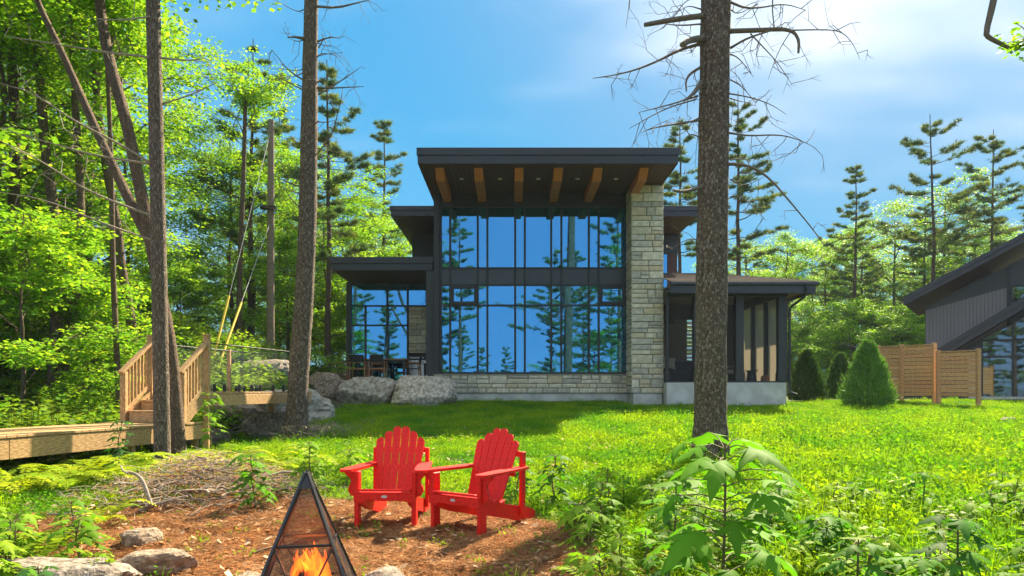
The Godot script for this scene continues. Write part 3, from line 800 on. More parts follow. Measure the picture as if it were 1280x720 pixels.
# ---------------------------------------------------------------- the neighbouring house
func build_neighbour() -> void:
	var h := thing("neighbour_house", "charcoal neighbouring house with sloping roofs and battened siding behind the fence", "house", Vector3(20.0, 0.9, -29.0))
	var A := Vector3(17.57, 0, -31.0)
	var ux := Vector3(0.82, 0, 0.57).normalized()
	var out := ux.cross(Vector3.UP)
	var P := func(s: float, y: float, o: float) -> Vector3: return A + ux * s + Vector3.UP * y + out * o
	var face := Transform3D(Basis(ux, Vector3.UP, out), A)
	var up_y := func(s: float) -> float: return 4.75 + 0.53 * s
	var low_y := func(s: float) -> float: return 1.95 + 0.66 * (s - 0.1)
	# lower wall (nearer), upper wall set back
	var mb := MB.new()
	mb.extrude(PackedVector2Array([Vector2(-0.6, 0.6), Vector2(2.15, 0.6), Vector2(2.15, low_y.call(2.15)), Vector2(0.0, low_y.call(0.0)), Vector2(-0.6, 1.6)]), 0.2, face.translated_local(Vector3(0, 0, 0.0)))
	wpart(h, "lower_wall", mb, M["dark_siding"])
	mb = MB.new()
	mb.extrude(PackedVector2Array([Vector2(2.15, 0.6), Vector2(9.5, 0.6), Vector2(9.5, 1.0), Vector2(2.15, 1.0)]), 0.2, face)
	wpart(h, "plinth", mb, M["concrete"])
	mb = MB.new()
	mb.extrude(PackedVector2Array([Vector2(0.15, 1.5), Vector2(9.5, 1.5), Vector2(9.5, up_y.call(9.5)), Vector2(0.15, up_y.call(0.15))]), 0.16, face.translated_local(Vector3(0, 0, -0.6)))
	wpart(h, "upper_wall", mb, M["dark_siding"])
	# battened siding: a band under the roof is plain, below it vertical boards
	var bw := group_part(h, "battened_siding", P.call(1.5, 3.0, -0.5))
	var s := 0.17
	while s < 3.05:
		var y1: float = 4.70 + 0.26 * s
		var b2 := MB.new()
		b2.cbox(Vector3(0, 0, 0), Vector3(0.125, y1 - 1.7, 0.03), 0.006)
		var o := part(bw, "siding_board", b2, M["grey_siding"])
		o.global_transform = Transform3D(Basis(ux, Vector3.UP, out), P.call(s + 0.065, (y1 + 1.7) * 0.5, -0.5))
		s += 0.134
	wpart_box(h, "trim", P.call(3.12, 4.2, -0.47), Vector3(0.1, 4.2, 0.08), ux, out, M["dark_metal"])
	var uwn := group_part(h, "upper_window", P.call(3.9, 5.2, -0.5))
	pane_on(uwn, P.call(3.85, 5.25, -0.49), 1.2, 0.5, ux, out)
	wpart_box(uwn, "frame", P.call(3.85, 5.53, -0.48), Vector3(1.3, 0.06, 0.06), ux, out, M["dark_metal"])
	wpart_box(uwn, "frame", P.call(3.85, 4.97, -0.48), Vector3(1.3, 0.06, 0.06), ux, out, M["dark_metal"])
	wpart_box(uwn, "frame", P.call(3.23, 5.25, -0.48), Vector3(0.06, 0.5, 0.06), ux, out, M["dark_metal"])
	# the two sloping roofs
	for q in [["upper_roof", -0.55, 9.8, 4.86, 0.53, 0.34, 0.75], ["lower_roof", -1.5, 9.8, 1.06, 0.66, 0.42, 0.9]]:
		var r := group_part(h, q[0], P.call(1.0, q[3], 0.0))
		var s0: float = q[1]
		var s1: float = q[2]
		var y0: float = q[3] + q[4] * 0.0
		var y1: float = y0 + q[4] * (s1 - s0)
		var th: float = q[5]
		var m2 := MB.new()
		m2.extrude(PackedVector2Array([Vector2(s0, y0), Vector2(s1, y1), Vector2(s1, y1 + th), Vector2(s0, y0 + th)]), 0.05, face.translated_local(Vector3(0, 0, q[6])))
		wpart(r, "fascia", m2, M["fascia"])
		m2 = MB.new()
		m2.extrude(PackedVector2Array([Vector2(s0, y0 + th * 0.6), Vector2(s1, y1 + th * 0.6), Vector2(s1, y1 + th + 0.03), Vector2(s0, y0 + th + 0.03)]), 0.04, face.translated_local(Vector3(0, 0, q[6] + 0.046)))
		wpart(r, "fascia", m2, M["fascia"])
		m2 = MB.new()
		m2.extrude(PackedVector2Array([Vector2(s0 + 0.02, y0 + 0.06), Vector2(s1, y1 + 0.06), Vector2(s1, y1 + th - 0.02), Vector2(s0 + 0.02, y0 + th - 0.02)]), (6.0 if q[0] == "upper_roof" else 1.5), face.translated_local(Vector3(0, 0, q[6] - (3.03 if q[0] == "upper_roof" else 0.78))))
		wpart(r, "roof_slab", m2, M["soffit"] if q[0] == "upper_roof" else M["dark_metal"])
	# tall window under the lower roof
	var tw := group_part(h, "tall_window", P.call(3.2, 1.0, 0.0))
	var ss := [2.22, 3.28, 4.3, 5.4, 6.6]
	for k in ss.size():
		var ht: float = low_y.call(ss[k]) - 1.0
		wpart_box(tw, "mullion", P.call(ss[k], 1.0 + ht * 0.5, 0.02), Vector3(0.09, ht, 0.14), ux, out, M["dark_metal"])
		if k < ss.size() - 1:
			var wd: float = ss[k + 1] - ss[k] - 0.09
			var mid: float = (ss[k] + ss[k + 1]) * 0.5
			for y in [2.62, 3.3]:
				wpart_box(tw, "transom", P.call(mid, y, 0.02), Vector3(wd, 0.07, 0.12), ux, out, M["dark_metal"])
			pane_on(tw, P.call(mid, 1.81, 0.0), wd, 1.6, ux, out)
			pane_on(tw, P.call(mid, 2.96, 0.0), wd, 0.62, ux, out)
			var m3 := MB.new()
			m3.quad(Vector3(-wd * 0.5, 3.34, 0), Vector3(wd * 0.5, 3.34, 0), Vector3(wd * 0.5, maxf(3.36, low_y.call(mid + wd * 0.5) - 0.1), 0), Vector3(-wd * 0.5, maxf(3.35, low_y.call(mid - wd * 0.5) - 0.1), 0))
			var g := part(tw, "pane", m3, M["grey_glass"])
			g.global_transform = Transform3D(Basis(ux, Vector3.UP, out), P.call(mid, 0, 0.0))
	wpart_box(tw, "room_wall", P.call(5.5, 3.5, -3.0), Vector3(9, 6, 0.1), ux, out, M["interior_wall"])
	var sp := wpart_box(h, "pale_panel", P.call(1.98, 1.75, 0.115), Vector3(0.42, 1.7, 0.03), ux, out, M["stone_1"])
	sp.set_meta("label", "pale stone panel beside the tall window")
	var lm := MB.new()
	lm.extrude(PackedVector2Array([Vector2(-0.17, -0.1), Vector2(0.17, -0.1), Vector2(0.08, 0.14), Vector2(-0.08, 0.14)]), 0.16)
	var l2 := part(h, "wall_lamp", lm, M["steel"])
	l2.global_transform = Transform3D(Basis(ux, Vector3.UP, out), P.call(0.95, 2.62, 0.19))
	# far-off flat roof with a pale membrane
	var g2 := thing("garage", "low outbuilding with pale sloping roof behind the wooden fence", "garage", Vector3(19.0, 0.95, -38.0))
	var x0 := 19.4
	wbox(g2, "wall", Vector3(x0, 0.9, -43.0), Vector3(x0 + 5.0, 3.2, -38.0), M["dark_siding"])
	var rm := MB.new()
	rm.quad(Vector3(x0 - 0.6, 3.36, -37.2), Vector3(x0 + 2.2, 3.36, -37.2), Vector3(x0 + 2.4, 4.1, -43.2), Vector3(x0 - 0.8, 4.1, -43.2))
	rm.quad(Vector3(x0 - 0.6, 3.22, -37.2), Vector3(x0 + 2.2, 3.22, -37.2), Vector3(x0 + 2.2, 3.36, -37.2), Vector3(x0 - 0.6, 3.36, -37.2))
	wpart(g2, "roof", rm, M["membrane"])
	wbox(g2, "fascia", Vector3(x0 - 0.62, 2.98, -37.3), Vector3(x0 + 2.22, 3.218, -37.18), M["fascia"])
func wpart_box(parent: Node3D, called: String, ctr: Vector3, size: Vector3, ux: Vector3, out: Vector3, m: Material) -> MeshInstance3D:
	var mb := MB.new()
	mb.cbox(Vector3.ZERO, size, 0.006)
	var o := part(parent, called, mb, m)
	o.global_transform = Transform3D(Basis(ux, Vector3.UP, out), ctr)
	return o
func pane_on(parent: Node3D, ctr: Vector3, w: float, h: float, ux: Vector3, out: Vector3) -> void:
	var mb := MB.new()
	mb.quad(Vector3(-w, -h, 0) * 0.5, Vector3(w, -h, 0) * 0.5, Vector3(w, h, 0) * 0.5, Vector3(-w, h, 0) * 0.5)
	var o := part(parent, "pane", mb, M["grey_glass"])
	o.global_transform = Transform3D(Basis(ux, Vector3.UP, out), ctr)

# ---------------------------------------------------------------- boardwalk, stairs and bridge, one behind the other along a straight line
const WALK_O := Vector3(-5.30, 0, -11.5)       # the foot of the stairs, near side
func wk(s: float, w: float, y: float) -> Vector3:   # s along the walkway, w across it away from the camera side
	return WALK_O + Vector3(0.185, 0, -0.983) * s + Vector3(-0.983, 0, -0.185) * w + Vector3.UP * y
func wood() -> Material:
	return M["deck_wood_%d" % (R.randi() % 4)]
func build_walkway() -> void:
	var top := 0.73
	var b := thing("boardwalk", "low tan timber boardwalk leading to the stairs at the edge of the woods", "boardwalk", wk(-3.0, 0.6, 0.1))
	var o := b.position
	var s := -7.0
	while s < 0.62:
		beam(b, "plank", wk(s + 0.068, -0.03, top - 0.019) - o, wk(s + 0.068, 1.33, top - 0.019) - o, 0.136, 0.036 + R.randf_range(-0.003, 0.003), wood())
		s += 0.141
	var cuts := [-7.0, -4.3, -3.15, -0.72, 0.63]
	for w in [0.0, 1.30]:
		for k in cuts.size() - 1:
			beam(b, "fascia_board", wk(cuts[k] + 0.003, w, top - 0.165) - o, wk(cuts[k + 1] - 0.003, w, top - 0.165) - o, 0.04, 0.24, wood())
	for q in [-6.0, -3.5, -1.0, 0.52]:
		for w in [0.09, 1.2]:
			var f := wk(q, w, 0)
			beam(b, "post", Vector3(f.x, rise(f.x, -f.z) - 0.15, f.z) - o, Vector3(f.x, top - 0.06, f.z) - o, 0.09, 0.09, wood(), Vector3.RIGHT)
	# stairs: three steps between two railings
	var st := thing("staircase", "short tan timber stair with picket railings up to the glass bridge", "staircase", wk(0.3, 0.5, top))
	o = st.position
	for k in 3:
		beam(st, "riser", wk(0.02 + k * 0.28, 0.02, top + 0.08 + k * 0.163) - o, wk(0.02 + k * 0.28, 0.93, top + 0.08 + k * 0.163) - o, 0.025, 0.155, wood())
		if k < 2:
			beam(st, "tread", wk(0.15 + k * 0.28, -0.01, top + 0.178 + k * 0.163) - o, wk(0.15 + k * 0.28, 0.96, top + 0.178 + k * 0.163) - o, 0.30, 0.036, wood())
	for w in [-0.03, 0.98]:
		var mb := MB.new()
		mb.extrude(PackedVector2Array([Vector2(-0.06, 0.0), Vector2(0.12, 0.0), Vector2(0.70, 0.42), Vector2(0.70, 0.52), Vector2(0.56, 0.52), Vector2(-0.06, 0.12)]), 0.04)
		part(st, "stringer", mb, wood(), wk(0.0, w, top - 0.02) - o, Basis(Vector3(0.185, 0, -0.983), Vector3.UP, Vector3(0.983, 0, 0.185)))
	for w in [-0.06, 1.0]:
		beam(st, "newel_post", wk(-0.02, w, top + 0.002) - o, wk(-0.02, w, top + 0.82) - o, 0.09, 0.09, wood(), Vector3.RIGHT)
		beam(st, "newel_post", wk(0.62, w, 0.12) - o, wk(0.62, w, 2.16) - o, 0.09, 0.09, wood(), Vector3.RIGHT)
		beam(st, "post_cap", wk(0.62, w, 2.162) - o, wk(0.62, w, 2.19) - o, 0.12, 0.12, wood(), Vector3.RIGHT)
		beam(st, "handrail", wk(-0.10, w, top + 0.80) - o, wk(0.60, w, top + 1.32) - o, 0.10, 0.045, wood())
		beam(st, "lower_rail", wk(0.03, w, top + 0.20) - o, wk(0.56, w, top + 0.60) - o, 0.045, 0.07, wood())
		for k in 6:
			var q := 0.095 + k * 0.081
			beam(st, "baluster", wk(q, w, top + 0.20 + q * 0.755) - o, wk(q, w, top + 0.835 + q * 0.745) - o, 0.034, 0.034, wood(), Vector3.RIGHT)
	# bridge with glass panels in black clamps
	var br := thing("footbridge", "tan timber footbridge with clear glass panels from stairs to terrace", "bridge", wk(3.5, 0.6, 1.0))
	o = br.position
	var by := 1.225
	s = 0.66
	while s < 4.35:
		beam(br, "plank", wk(s + 0.068, -0.07, by - 0.019) - o, wk(s + 0.068, 1.13, by - 0.019) - o, 0.136, 0.036 + R.randf_range(-0.003, 0.003), wood())
		s += 0.141
	var bc := [0.67, 2.9, 4.43]
	for w in [-0.05, 1.1]:
		for k in 2:
			beam(br, "fascia_board", wk(bc[k] + 0.004, w, by - 0.14) - o, wk(bc[k + 1] - 0.004, w, by - 0.14) - o, 0.04, 0.19, wood())
	for w in [0.0, 1.06]:
		var k := 0.72
		while k < 3.6:
			var pn := MB.new()
			pn.quad(Vector3(-0.57, -0.37, 0), Vector3(0.57, -0.37, 0), Vector3(0.57, 0.37, 0), Vector3(-0.57, 0.37, 0))
			part(br, "glass_panel", pn, M["clear_glass"], wk(k + 0.6, w, by + 0.44) - o, Basis(Vector3(0.185, 0, -0.983), Vector3.UP, Vector3(0.983, 0, 0.185)))
			for q in [0.2, 0.5, 0.98]:
				beam(br, "clamp", wk(k + q, w, by - 0.0) - o, wk(k + q, w, by + 0.13) - o, 0.05, 0.045, M["black_metal"], Vector3.RIGHT)
			k += 1.2
		beam(br, "top_rail", wk(0.64, w, by + 0.83) - o, wk(4.35, w, by + 0.83) - o, 0.03, 0.02, M["black_metal"])
	beam(br, "rail_post", wk(3.05, 1.06, by) - o, wk(3.05, 1.06, by + 0.86) - o, 0.07, 0.07, wood(), Vector3.RIGHT)
	for q in [4.2]:
		var f := wk(q, 0.75, 0)
		beam(br, "post", Vector3(f.x, rise(f.x, -f.z) - 0.2, f.z) - o, Vector3(f.x, by - 0.06, f.z) - o, 0.12, 0.12, wood(), Vector3.RIGHT)

# ---------------------------------------------------------------- terrace furniture
func dining_chair(pos: Vector3, turn: float, label: String) -> void:
	var c := thing("patio_chair", label, "chair", pos, turn, "patio dining chairs")
	for x in [-0.25, 0.25]:
		beam(c, "leg", Vector3(x, 0, 0.24), Vector3(x, 0.62, 0.22), 0.04, 0.04, M["teak"], Vector3.RIGHT)
		beam(c, "leg", Vector3(x, 0, -0.27), Vector3(x, 0.62, -0.22), 0.04, 0.04, M["teak"], Vector3.RIGHT)
		beam(c, "armrest", Vector3(x, 0.635, 0.27), Vector3(x, 0.635, -0.28), 0.05, 0.03, M["teak"])
		beam(c, "back_upright", Vector3(x * 0.86, 0.40, -0.20), Vector3(x * 0.86, 0.86, -0.30), 0.03, 0.03, M["black_metal"], Vector3.RIGHT)
	beam(c, "seat", Vector3(-0.22, 0.43, 0), Vector3(0.22, 0.43, 0), 0.44, 0.03, M["black_sling"])
	beam(c, "seat_rail", Vector3(-0.23, 0.40, -0.21), Vector3(0.23, 0.40, -0.21), 0.03, 0.05, M["teak"])
	beam(c, "arm_rail", Vector3(-0.23, 0.615, -0.245), Vector3(0.23, 0.615, -0.245), 0.03, 0.045, M["teak"])
	beam(c, "backrest", Vector3(-0.205, 0.73, -0.277), Vector3(0.205, 0.73, -0.277), 0.012, 0.27, M["black_sling"], Vector3(0, 1, -0.2))
func build_patio_things() -> void:
	var y := 1.567
	var t := thing("dining_table", "long dark outdoor dining table with teak top on the terrace", "table", Vector3(-4.55, y, -24.75))
	for k in 6:
		beam(t, "top_slat", Vector3(-0.98, 0.735, -0.4 + k * 0.16), Vector3(0.98, 0.735, -0.4 + k * 0.16), 0.152, 0.03, M["teak"])
	beam(t, "apron", Vector3(-0.9, 0.68, 0.40), Vector3(0.9, 0.68, 0.40), 0.03, 0.07, M["black_metal"])
	beam(t, "apron", Vector3(-0.9, 0.68, -0.40), Vector3(0.9, 0.68, -0.40), 0.03, 0.07, M["black_metal"])
	for x in [-0.9, 0.9]:
		for z in [-0.4, 0.4]:
			beam(t, "leg", Vector3(x, 0, z), Vector3(x, 0.715, z), 0.085, 0.085, M["black_metal"], Vector3.RIGHT)
	dining_chair(Vector3(-5.13, y, -24.1), PI, "teak and black patio chair, nearer the corner post, its back to the lawn")
	dining_chair(Vector3(-4.48, y, -24.1), PI, "teak and black patio chair, nearer the grill, its back to the lawn")
	dining_chair(Vector3(-5.80, y, -24.55), PI * 0.5, "teak patio chair turned sideways at the far end of the dining table from the grill")
	dining_chair(Vector3(-3.42, y, -24.75), -PI * 0.5, "teak patio chair turned sideways between the dining table and the grill")
	dining_chair(Vector3(-4.85, y, -25.5), 0, "patio chair on the window side of the dining table")
	# barbecue
	var g := thing("barbecue_grill", "black gas barbecue with steel front standing before the stone wall", "grill", Vector3(-3.36, y, -25.75), 0.0)
	var mb := MB.new()
	mb.cbox(Vector3(0, 0.34, 0), Vector3(0.50, 0.56, 0.46), 0.01)
	part(g, "cart", mb, M["steel"])
	mb = MB.new()
	mb.cbox(Vector3(0, 0.69, 0), Vector3(0.66, 0.13, 0.54), 0.015)
	part(g, "firebox", mb, M["black_metal"])
	mb = MB.new()
	var prof := PackedVector2Array()
	for k in 11:
		var a := PI * k / 10.0
		prof.append(Vector2(cos(a) * 0.27, sin(a) * 0.27 if k > 0 and k < 10 else 0.0))
	mb.extrude(prof, 0.66, Transform3D(Basis(Vector3(0, 0, -1), Vector3.UP, Vector3(1, 0, 0)), Vector3(0, 0.757, 0)))
	part(g, "lid", mb, M["black_metal"])
	beam(g, "lid_handle", Vector3(-0.24, 0.83, 0.31), Vector3(0.24, 0.83, 0.31), 0.025, 0.025, M["steel"])
	beam(g, "control_panel", Vector3(-0.32, 0.69, 0.29), Vector3(0.32, 0.69, 0.29), 0.03, 0.11, M["steel"])
	for k in 4:
		mb = MB.new()
		mb.tube([Vector3(0, 0, 0), Vector3(0, 0, 0.035)], [0.028, 0.024], 10)
		part(g, "knob", mb, M["black_metal"], Vector3(-0.22 + k * 0.145, 0.69, 0.305))
	beam(g, "side_shelf", Vector3(0.335, 0.74, 0), Vector3(0.62, 0.74, 0), 0.42, 0.03, M["steel"])
	beam(g, "side_shelf", Vector3(-0.62, 0.74, 0), Vector3(-0.335, 0.74, 0), 0.42, 0.03, M["black_metal"])
	for x in [-0.22, 0.22]:
		for z in [-0.18, 0.18]:
			mb = MB.new()
			mb.tube([Vector3(-0.02, 0.035, 0), Vector3(0.02, 0.035, 0)], [0.035, 0.035], 10)
			part(g, "caster", mb, M["black_sling"], Vector3(x, 0, z))

func build_porch_things() -> void:
	var y := 1.5
	var s := thing("outdoor_sofa", "charcoal cushioned sofa inside the screened porch", "sofa", Vector3(5.5, y, -24.2), 0.0)
	for q in [["base", Vector3(0, 0.16, 0), Vector3(1.3, 0.2, 0.75)], ["seat_cushion", Vector3(0, 0.34, 0.03), Vector3(1.24, 0.16, 0.68)], ["backrest", Vector3(0, 0.56, -0.33), Vector3(1.26, 0.42, 0.16)], ["armrest", Vector3(0.72, 0.36, 0), Vector3(0.13, 0.5, 0.75)], ["armrest", Vector3(-0.72, 0.36, 0), Vector3(0.13, 0.5, 0.75)]]:
		var mb := MB.new()
		mb.cbox(q[1], q[2], 0.04)
		part(s, q[0], mb, M["cushion"])
	for x in [-0.55, 0.55]:
		for z in [-0.3, 0.3]:
			beam(s, "leg", Vector3(x, 0, z), Vector3(x, 0.06, z), 0.05, 0.05, M["black_metal"], Vector3.RIGHT)
	var p := thing("throw_pillow", "pale throw pillow leaning on the porch sofa", "pillow", Vector3(5.27, y + 0.43, -24.12), 0.2)
	part(p, "cover", pillow_mesh(0.44, 0.42, 0.15), M["pillow"], Vector3(0, 0.24, 0), Basis.from_euler(Vector3(-0.25, 0, -0.12)))
	var t := thing("side_table", "dark flared drum side table in the porch beside the lantern", "table", Vector3(7.72, y, -23.2))
	var mb := MB.new()
	mb.tube([Vector3(0, 0, 0), Vector3(0, 0.12, 0), Vector3(0, 0.3, 0), Vector3(0, 0.36, 0)], [0.17, 0.155, 0.14, 0.14], 18)
	part(t, "drum", mb, M["cushion"])
	mb = MB.new()
	mb.tube([Vector3(0, 0.362, 0), Vector3(0, 0.392, 0)], [0.20, 0.20], 18)
	part(t, "top", mb, M["black_metal"])
	var l := thing("table_lantern", "small amber round lantern on the porch floor by the corner post", "lantern", Vector3(8.12, y + 0.002, -23.1))
	mb = MB.new()
	mb.tube([Vector3(0, 0, 0), Vector3(0, 0.06, 0), Vector3(0, 0.13, 0), Vector3(0, 0.2, 0), Vector3(0, 0.24, 0)], [0.10, 0.135, 0.145, 0.12, 0.05], 14)
	part(l, "globe", mb, M["teak"])
	mb = MB.new()
	mb.tube([Vector3(0, 0.242, 0), Vector3(0, 0.30, 0)], [0.045, 0.03], 10)
	part(l, "cap", mb, M["black_metal"])
	var c := thing("porch_armchair", "grey armchair with teak legs inside the porch behind the middle post", "chair", Vector3(7.0, y, -24.0), 0.6)
	for q in [["seat", Vector3(0, 0.36, 0), Vector3(0.62, 0.14, 0.6)], ["backrest", Vector3(0, 0.62, -0.28), Vector3(0.62, 0.5, 0.12)], ["armrest", Vector3(0.33, 0.55, 0), Vector3(0.06, 0.05, 0.6)], ["armrest", Vector3(-0.33, 0.55, 0), Vector3(0.06, 0.05, 0.6)]]:
		mb = MB.new()
		mb.cbox(q[1], q[2], 0.025)
		part(c, q[0], mb, M["grey_siding"])
	for x in [-0.31, 0.31]:
		for z in [-0.27, 0.27]:
			beam(c, "leg", Vector3(x, 0, z), Vector3(x, 0.53, z), 0.045, 0.045, M["teak"], Vector3.RIGHT)
func pillow_mesh(w: float, h: float, t: float) -> MB:
	var mb := MB.new()
	var n := 10
	for sgn in [1.0, -1.0]:
		for a in n:
			for b in n:
				var q := []
				for k in [[0, 0], [1, 0], [1, 1], [0, 1]]:
					var x: float = (a + k[0]) * 2.0 / n - 1.0
					var y: float = (b + k[1]) * 2.0 / n - 1.0
					var bulge: float = pow((1 - x * x) * (1 - y * y), 0.55)
					var pin: float = 1.0 - 0.10 * (1 - x * x) * absf(y) - 0.10 * (1 - y * y) * absf(x)
					q.append(Vector3(x * w * 0.5 * pin, y * h * 0.5 * pin, sgn * t * 0.5 * bulge))
				if sgn > 0: mb.quad(q[0], q[1], q[2], q[3])
				else: mb.quad(q[0], q[3], q[2], q[1])
	return mb

# ---------------------------------------------------------------- rocks
func rock_mesh(rs: int, size: Vector3, cuts := 10, rough := 0.032) -> MB:
	var r := RandomNumberGenerator.new()
	r.seed = rs
	var planes := []
	for k in cuts:
		var nn := Vector3(r.randfn(), r.randfn() * 0.8, r.randfn()).normalized()
		planes.append([nn, r.randf_range(0.72, 0.98)])
	planes.append([Vector3(r.randf_range(-0.15, 0.15), 1, r.randf_range(-0.15, 0.15)).normalized(), 0.82])
	var f := FastNoiseLite.new()
	f.seed = rs; f.frequency = 1.6; f.fractal_octaves = 4
	var na := 44
	var nb := 26
	var pts := []
	for b in nb + 1:
		var row := []
		for a in na:
			var th := TAU * a / na
			var ph := PI * b / nb
			var d := Vector3(sin(ph) * cos(th), cos(ph), sin(ph) * sin(th))
			var m := 1.15
			for p in planes:
				var q: float = d.dot(p[0])
				if q > 0.05: m = minf(m, p[1] / q)
			m = minf(m, 1.15) + f.get_noise_3d(d.x * 1.2, d.y * 1.2, d.z * 1.2) * rough * 3.0 + f.get_noise_3d(d.x * 5, d.y * 5, d.z * 5) * rough
			row.append(Vector3(d.x * m * size.x, d.y * m * size.y, d.z * m * size.z) * 0.5)
		pts.append(row)
	var mb := MB.new()
	for b in nb:
		for a in na:
			var c := (a + 1) % na
			mb.quad(pts[b][a], pts[b][c], pts[b + 1][c], pts[b + 1][a])
	return mb
func rock(called: String, label: String, x: float, d: float, size: Vector3, rs: int, m: String, sink := 0.3, turn := 0.0, group := "") -> void:
	var o := part(self, called, rock_mesh(rs, size), M[m], ground(x, d) + Vector3(0, size.y * (0.5 - sink), 0), Basis(Vector3.UP, turn))
	tag(o, label, "rock", group)
func build_boulders() -> void:
	var g := "boulders below the terrace"
	rock("boulder", "largest pale boulder at the corner of the stone base wall", -2.68, 22.4, Vector3(2.3, 1.25, 1.5), 5, "granite_pale", 0.22, 0.4, g)
	rock("boulder", "rounded grey boulder in front of the dining table", -4.48, 22.5, Vector3(1.8, 1.25, 1.4), 12, "granite", 0.24, 0.2, g)
	rock("boulder", "small tan boulder just beside the tall pine trunk", -5.85, 22.3, Vector3(1.0, 1.0, 0.9), 21, "granite_warm", 0.24, 0.9, g)
	rock("boulder", "broad grey boulder seen through the bridge glass", -6.9, 20.5, Vector3(2.0, 0.9, 1.4), 41, "field_stone", 0.3, 0.5, g)
	rock("boulder", "flat-topped grey boulder where the footbridge lands behind the tall trunk", -5.35, 17.6, Vector3(2.2, 1.15, 2.4), 47, "granite", 0.28, 0.2, g)
	rock("boulder", "dark boulder in the gap below the footbridge deck", -5.2, 15.8, Vector3(1.2, 0.7, 0.9), 44, "granite_warm", 0.25, 0.3, g)
	rock("boulder", "brown boulder under the far end of the footbridge", -6.3, 16.6, Vector3(1.4, 0.9, 1.2), 45, "granite_warm", 0.25, 1.1, g)
	rock("boulder", "rounded boulder at the stair end below the footbridge", -6.2, 14.4, Vector3(1.0, 0.6, 0.8), 46, "granite_warm", 0.25, 0.7, g)
	rock("rock", "large flat pale rock at the corner by the fern", -3.0, 4.85, Vector3(1.05, 0.34, 0.6), 52, "field_stone", 0.30, 0.1, "rocks round the fire pit")
	rock("rock", "tan wedge-shaped rock between the flat rock and brush pile", -2.62, 5.25, Vector3(0.56, 0.24, 0.3), 63, "field_stone_tan", 0.25, 0.3, "rocks round the fire pit")
	rock("rock", "small grey stone in the needles below the forked branch", -3.05, 5.95, Vector3(0.34, 0.2, 0.25), 74, "field_stone_tan", 0.3, 0.8, "rocks round the fire pit")
	rock("rock", "brown rock beside the base of the fire pit", -1.72, 4.75, Vector3(0.34, 0.24, 0.3), 85, "granite_warm", 0.3, 0.2, "rocks round the fire pit")
	rock("rock", "pale rock between the fire pit and the red chairs", -0.86, 4.85, Vector3(0.36, 0.2, 0.3), 96, "field_stone", 0.3, 0.6, "rocks round the fire pit")
	rock("rock", "small grey rock alone in the lawn near the fence", 11.3, 16.4, Vector3(0.34, 0.22, 0.28), 107, "field_stone", 0.2, 0.3)

# ---------------------------------------------------------------- board fence
func build_fence() -> void:
	for q in [["tan cedar privacy fence panel beside the cone-shaped cedar", [at(1098, 0, 24.6), at(1127, 0, 24.0), at(1168, 0, 23.2)], 2.72],
			["shorter tan cedar fence panel standing nearest the neighbouring house", [at(1173, 0, 22.8), at(1223, 0, 21.9)], 2.46]]:
		var p: Array = q[1]
		var b: Vector3 = p[p.size() - 1]
		b.y = rise(b.x, -b.z)
		var f := thing("board_fence", q[0], "fence", b, 0.0, "cedar fence panels")
		var top: float = q[2]
		for k in p.size():
			var v: Vector3 = p[k]
			var gy := rise(v.x, -v.z)
			beam(f, "post", Vector3(v.x, gy - 0.05, v.z) - b, Vector3(v.x, top + 0.06, v.z) - b, 0.11, 0.11, M["cedar_%d" % (k % 4)], Vector3.RIGHT)
			if k < p.size() - 1:
				var w: Vector3 = p[k + 1]
				var dir := (w - v)
				dir.y = 0
				var side := dir.normalized().cross(Vector3.UP) * 0.0
				var y := top - 0.014 - 0.1255 * floorf((top - 0.97) / 0.1255)
				while y + 0.11 < top:
					var hh := 0.111
					var sag := R.randf_range(-0.008, 0.008)
					beam(f, "board", Vector3(v.x, y + hh * 0.5 + sag, v.z) + dir.normalized() * 0.058 + side - b, Vector3(w.x, y + hh * 0.5 - sag, w.z) - dir.normalized() * 0.058 + side - b, 0.024, hh + R.randf_range(-0.004, 0.002), M["cedar_%d" % (R.randi() % 4)])
					y += 0.1255
				beam(f, "cap_rail", Vector3(v.x, top + 0.005, v.z) + dir.normalized() * 0.058 - b, Vector3(w.x, top + 0.005, w.z) - dir.normalized() * 0.058 - b, 0.09, 0.035, M["cedar_1"])

# ---------------------------------------------------------------- utility pole and its stays
func build_pole() -> void:
	var foot := ground(-8.05, 24.0)
	var p := thing("utility_pole", "bare wooden utility pole among the pines left of the house", "pole", foot)
	var mb := MB.new()
	mb.tube([Vector3(0, -0.2, 0), Vector3(0, 3.5, 0), Vector3(0.02, 10.26 - foot.y, 0)], [0.135, 0.12, 0.10], 14)
	part(p, "shaft", mb, M["pole_wood"])
	mb = MB.new()
	mb.cbox(Vector3(-0.02, 5.4, 0.16), Vector3(0.5, 0.12, 0.22), 0.02)
	part(p, "bracket", mb, M["black_metal"])
	for k in 2:
		var a := ground(-8.2 + k * 0.16, 19.5)
		var g := thing("guy_wire", ["steel stay wire with yellow guard, nearer the stair post", "steel stay wire with yellow guard, farther from the stair post"][k], "wire", a, 0.0, "stay wires of the utility pole")
		var e := Vector3(-8.04, [9.9, 6.9][k], -24.0) - a
		mb = MB.new()
		mb.tube([Vector3.ZERO, e], [0.011, 0.011], 5)
		part(g, "cable", mb, M["wire"])
		mb = MB.new()
		mb.tube([e.normalized() * 0.3, e.normalized() * (2.6 + 0.3 * k)], [0.035, 0.035], 7)
		part(g, "guard", mb, M["yellow_plastic"])

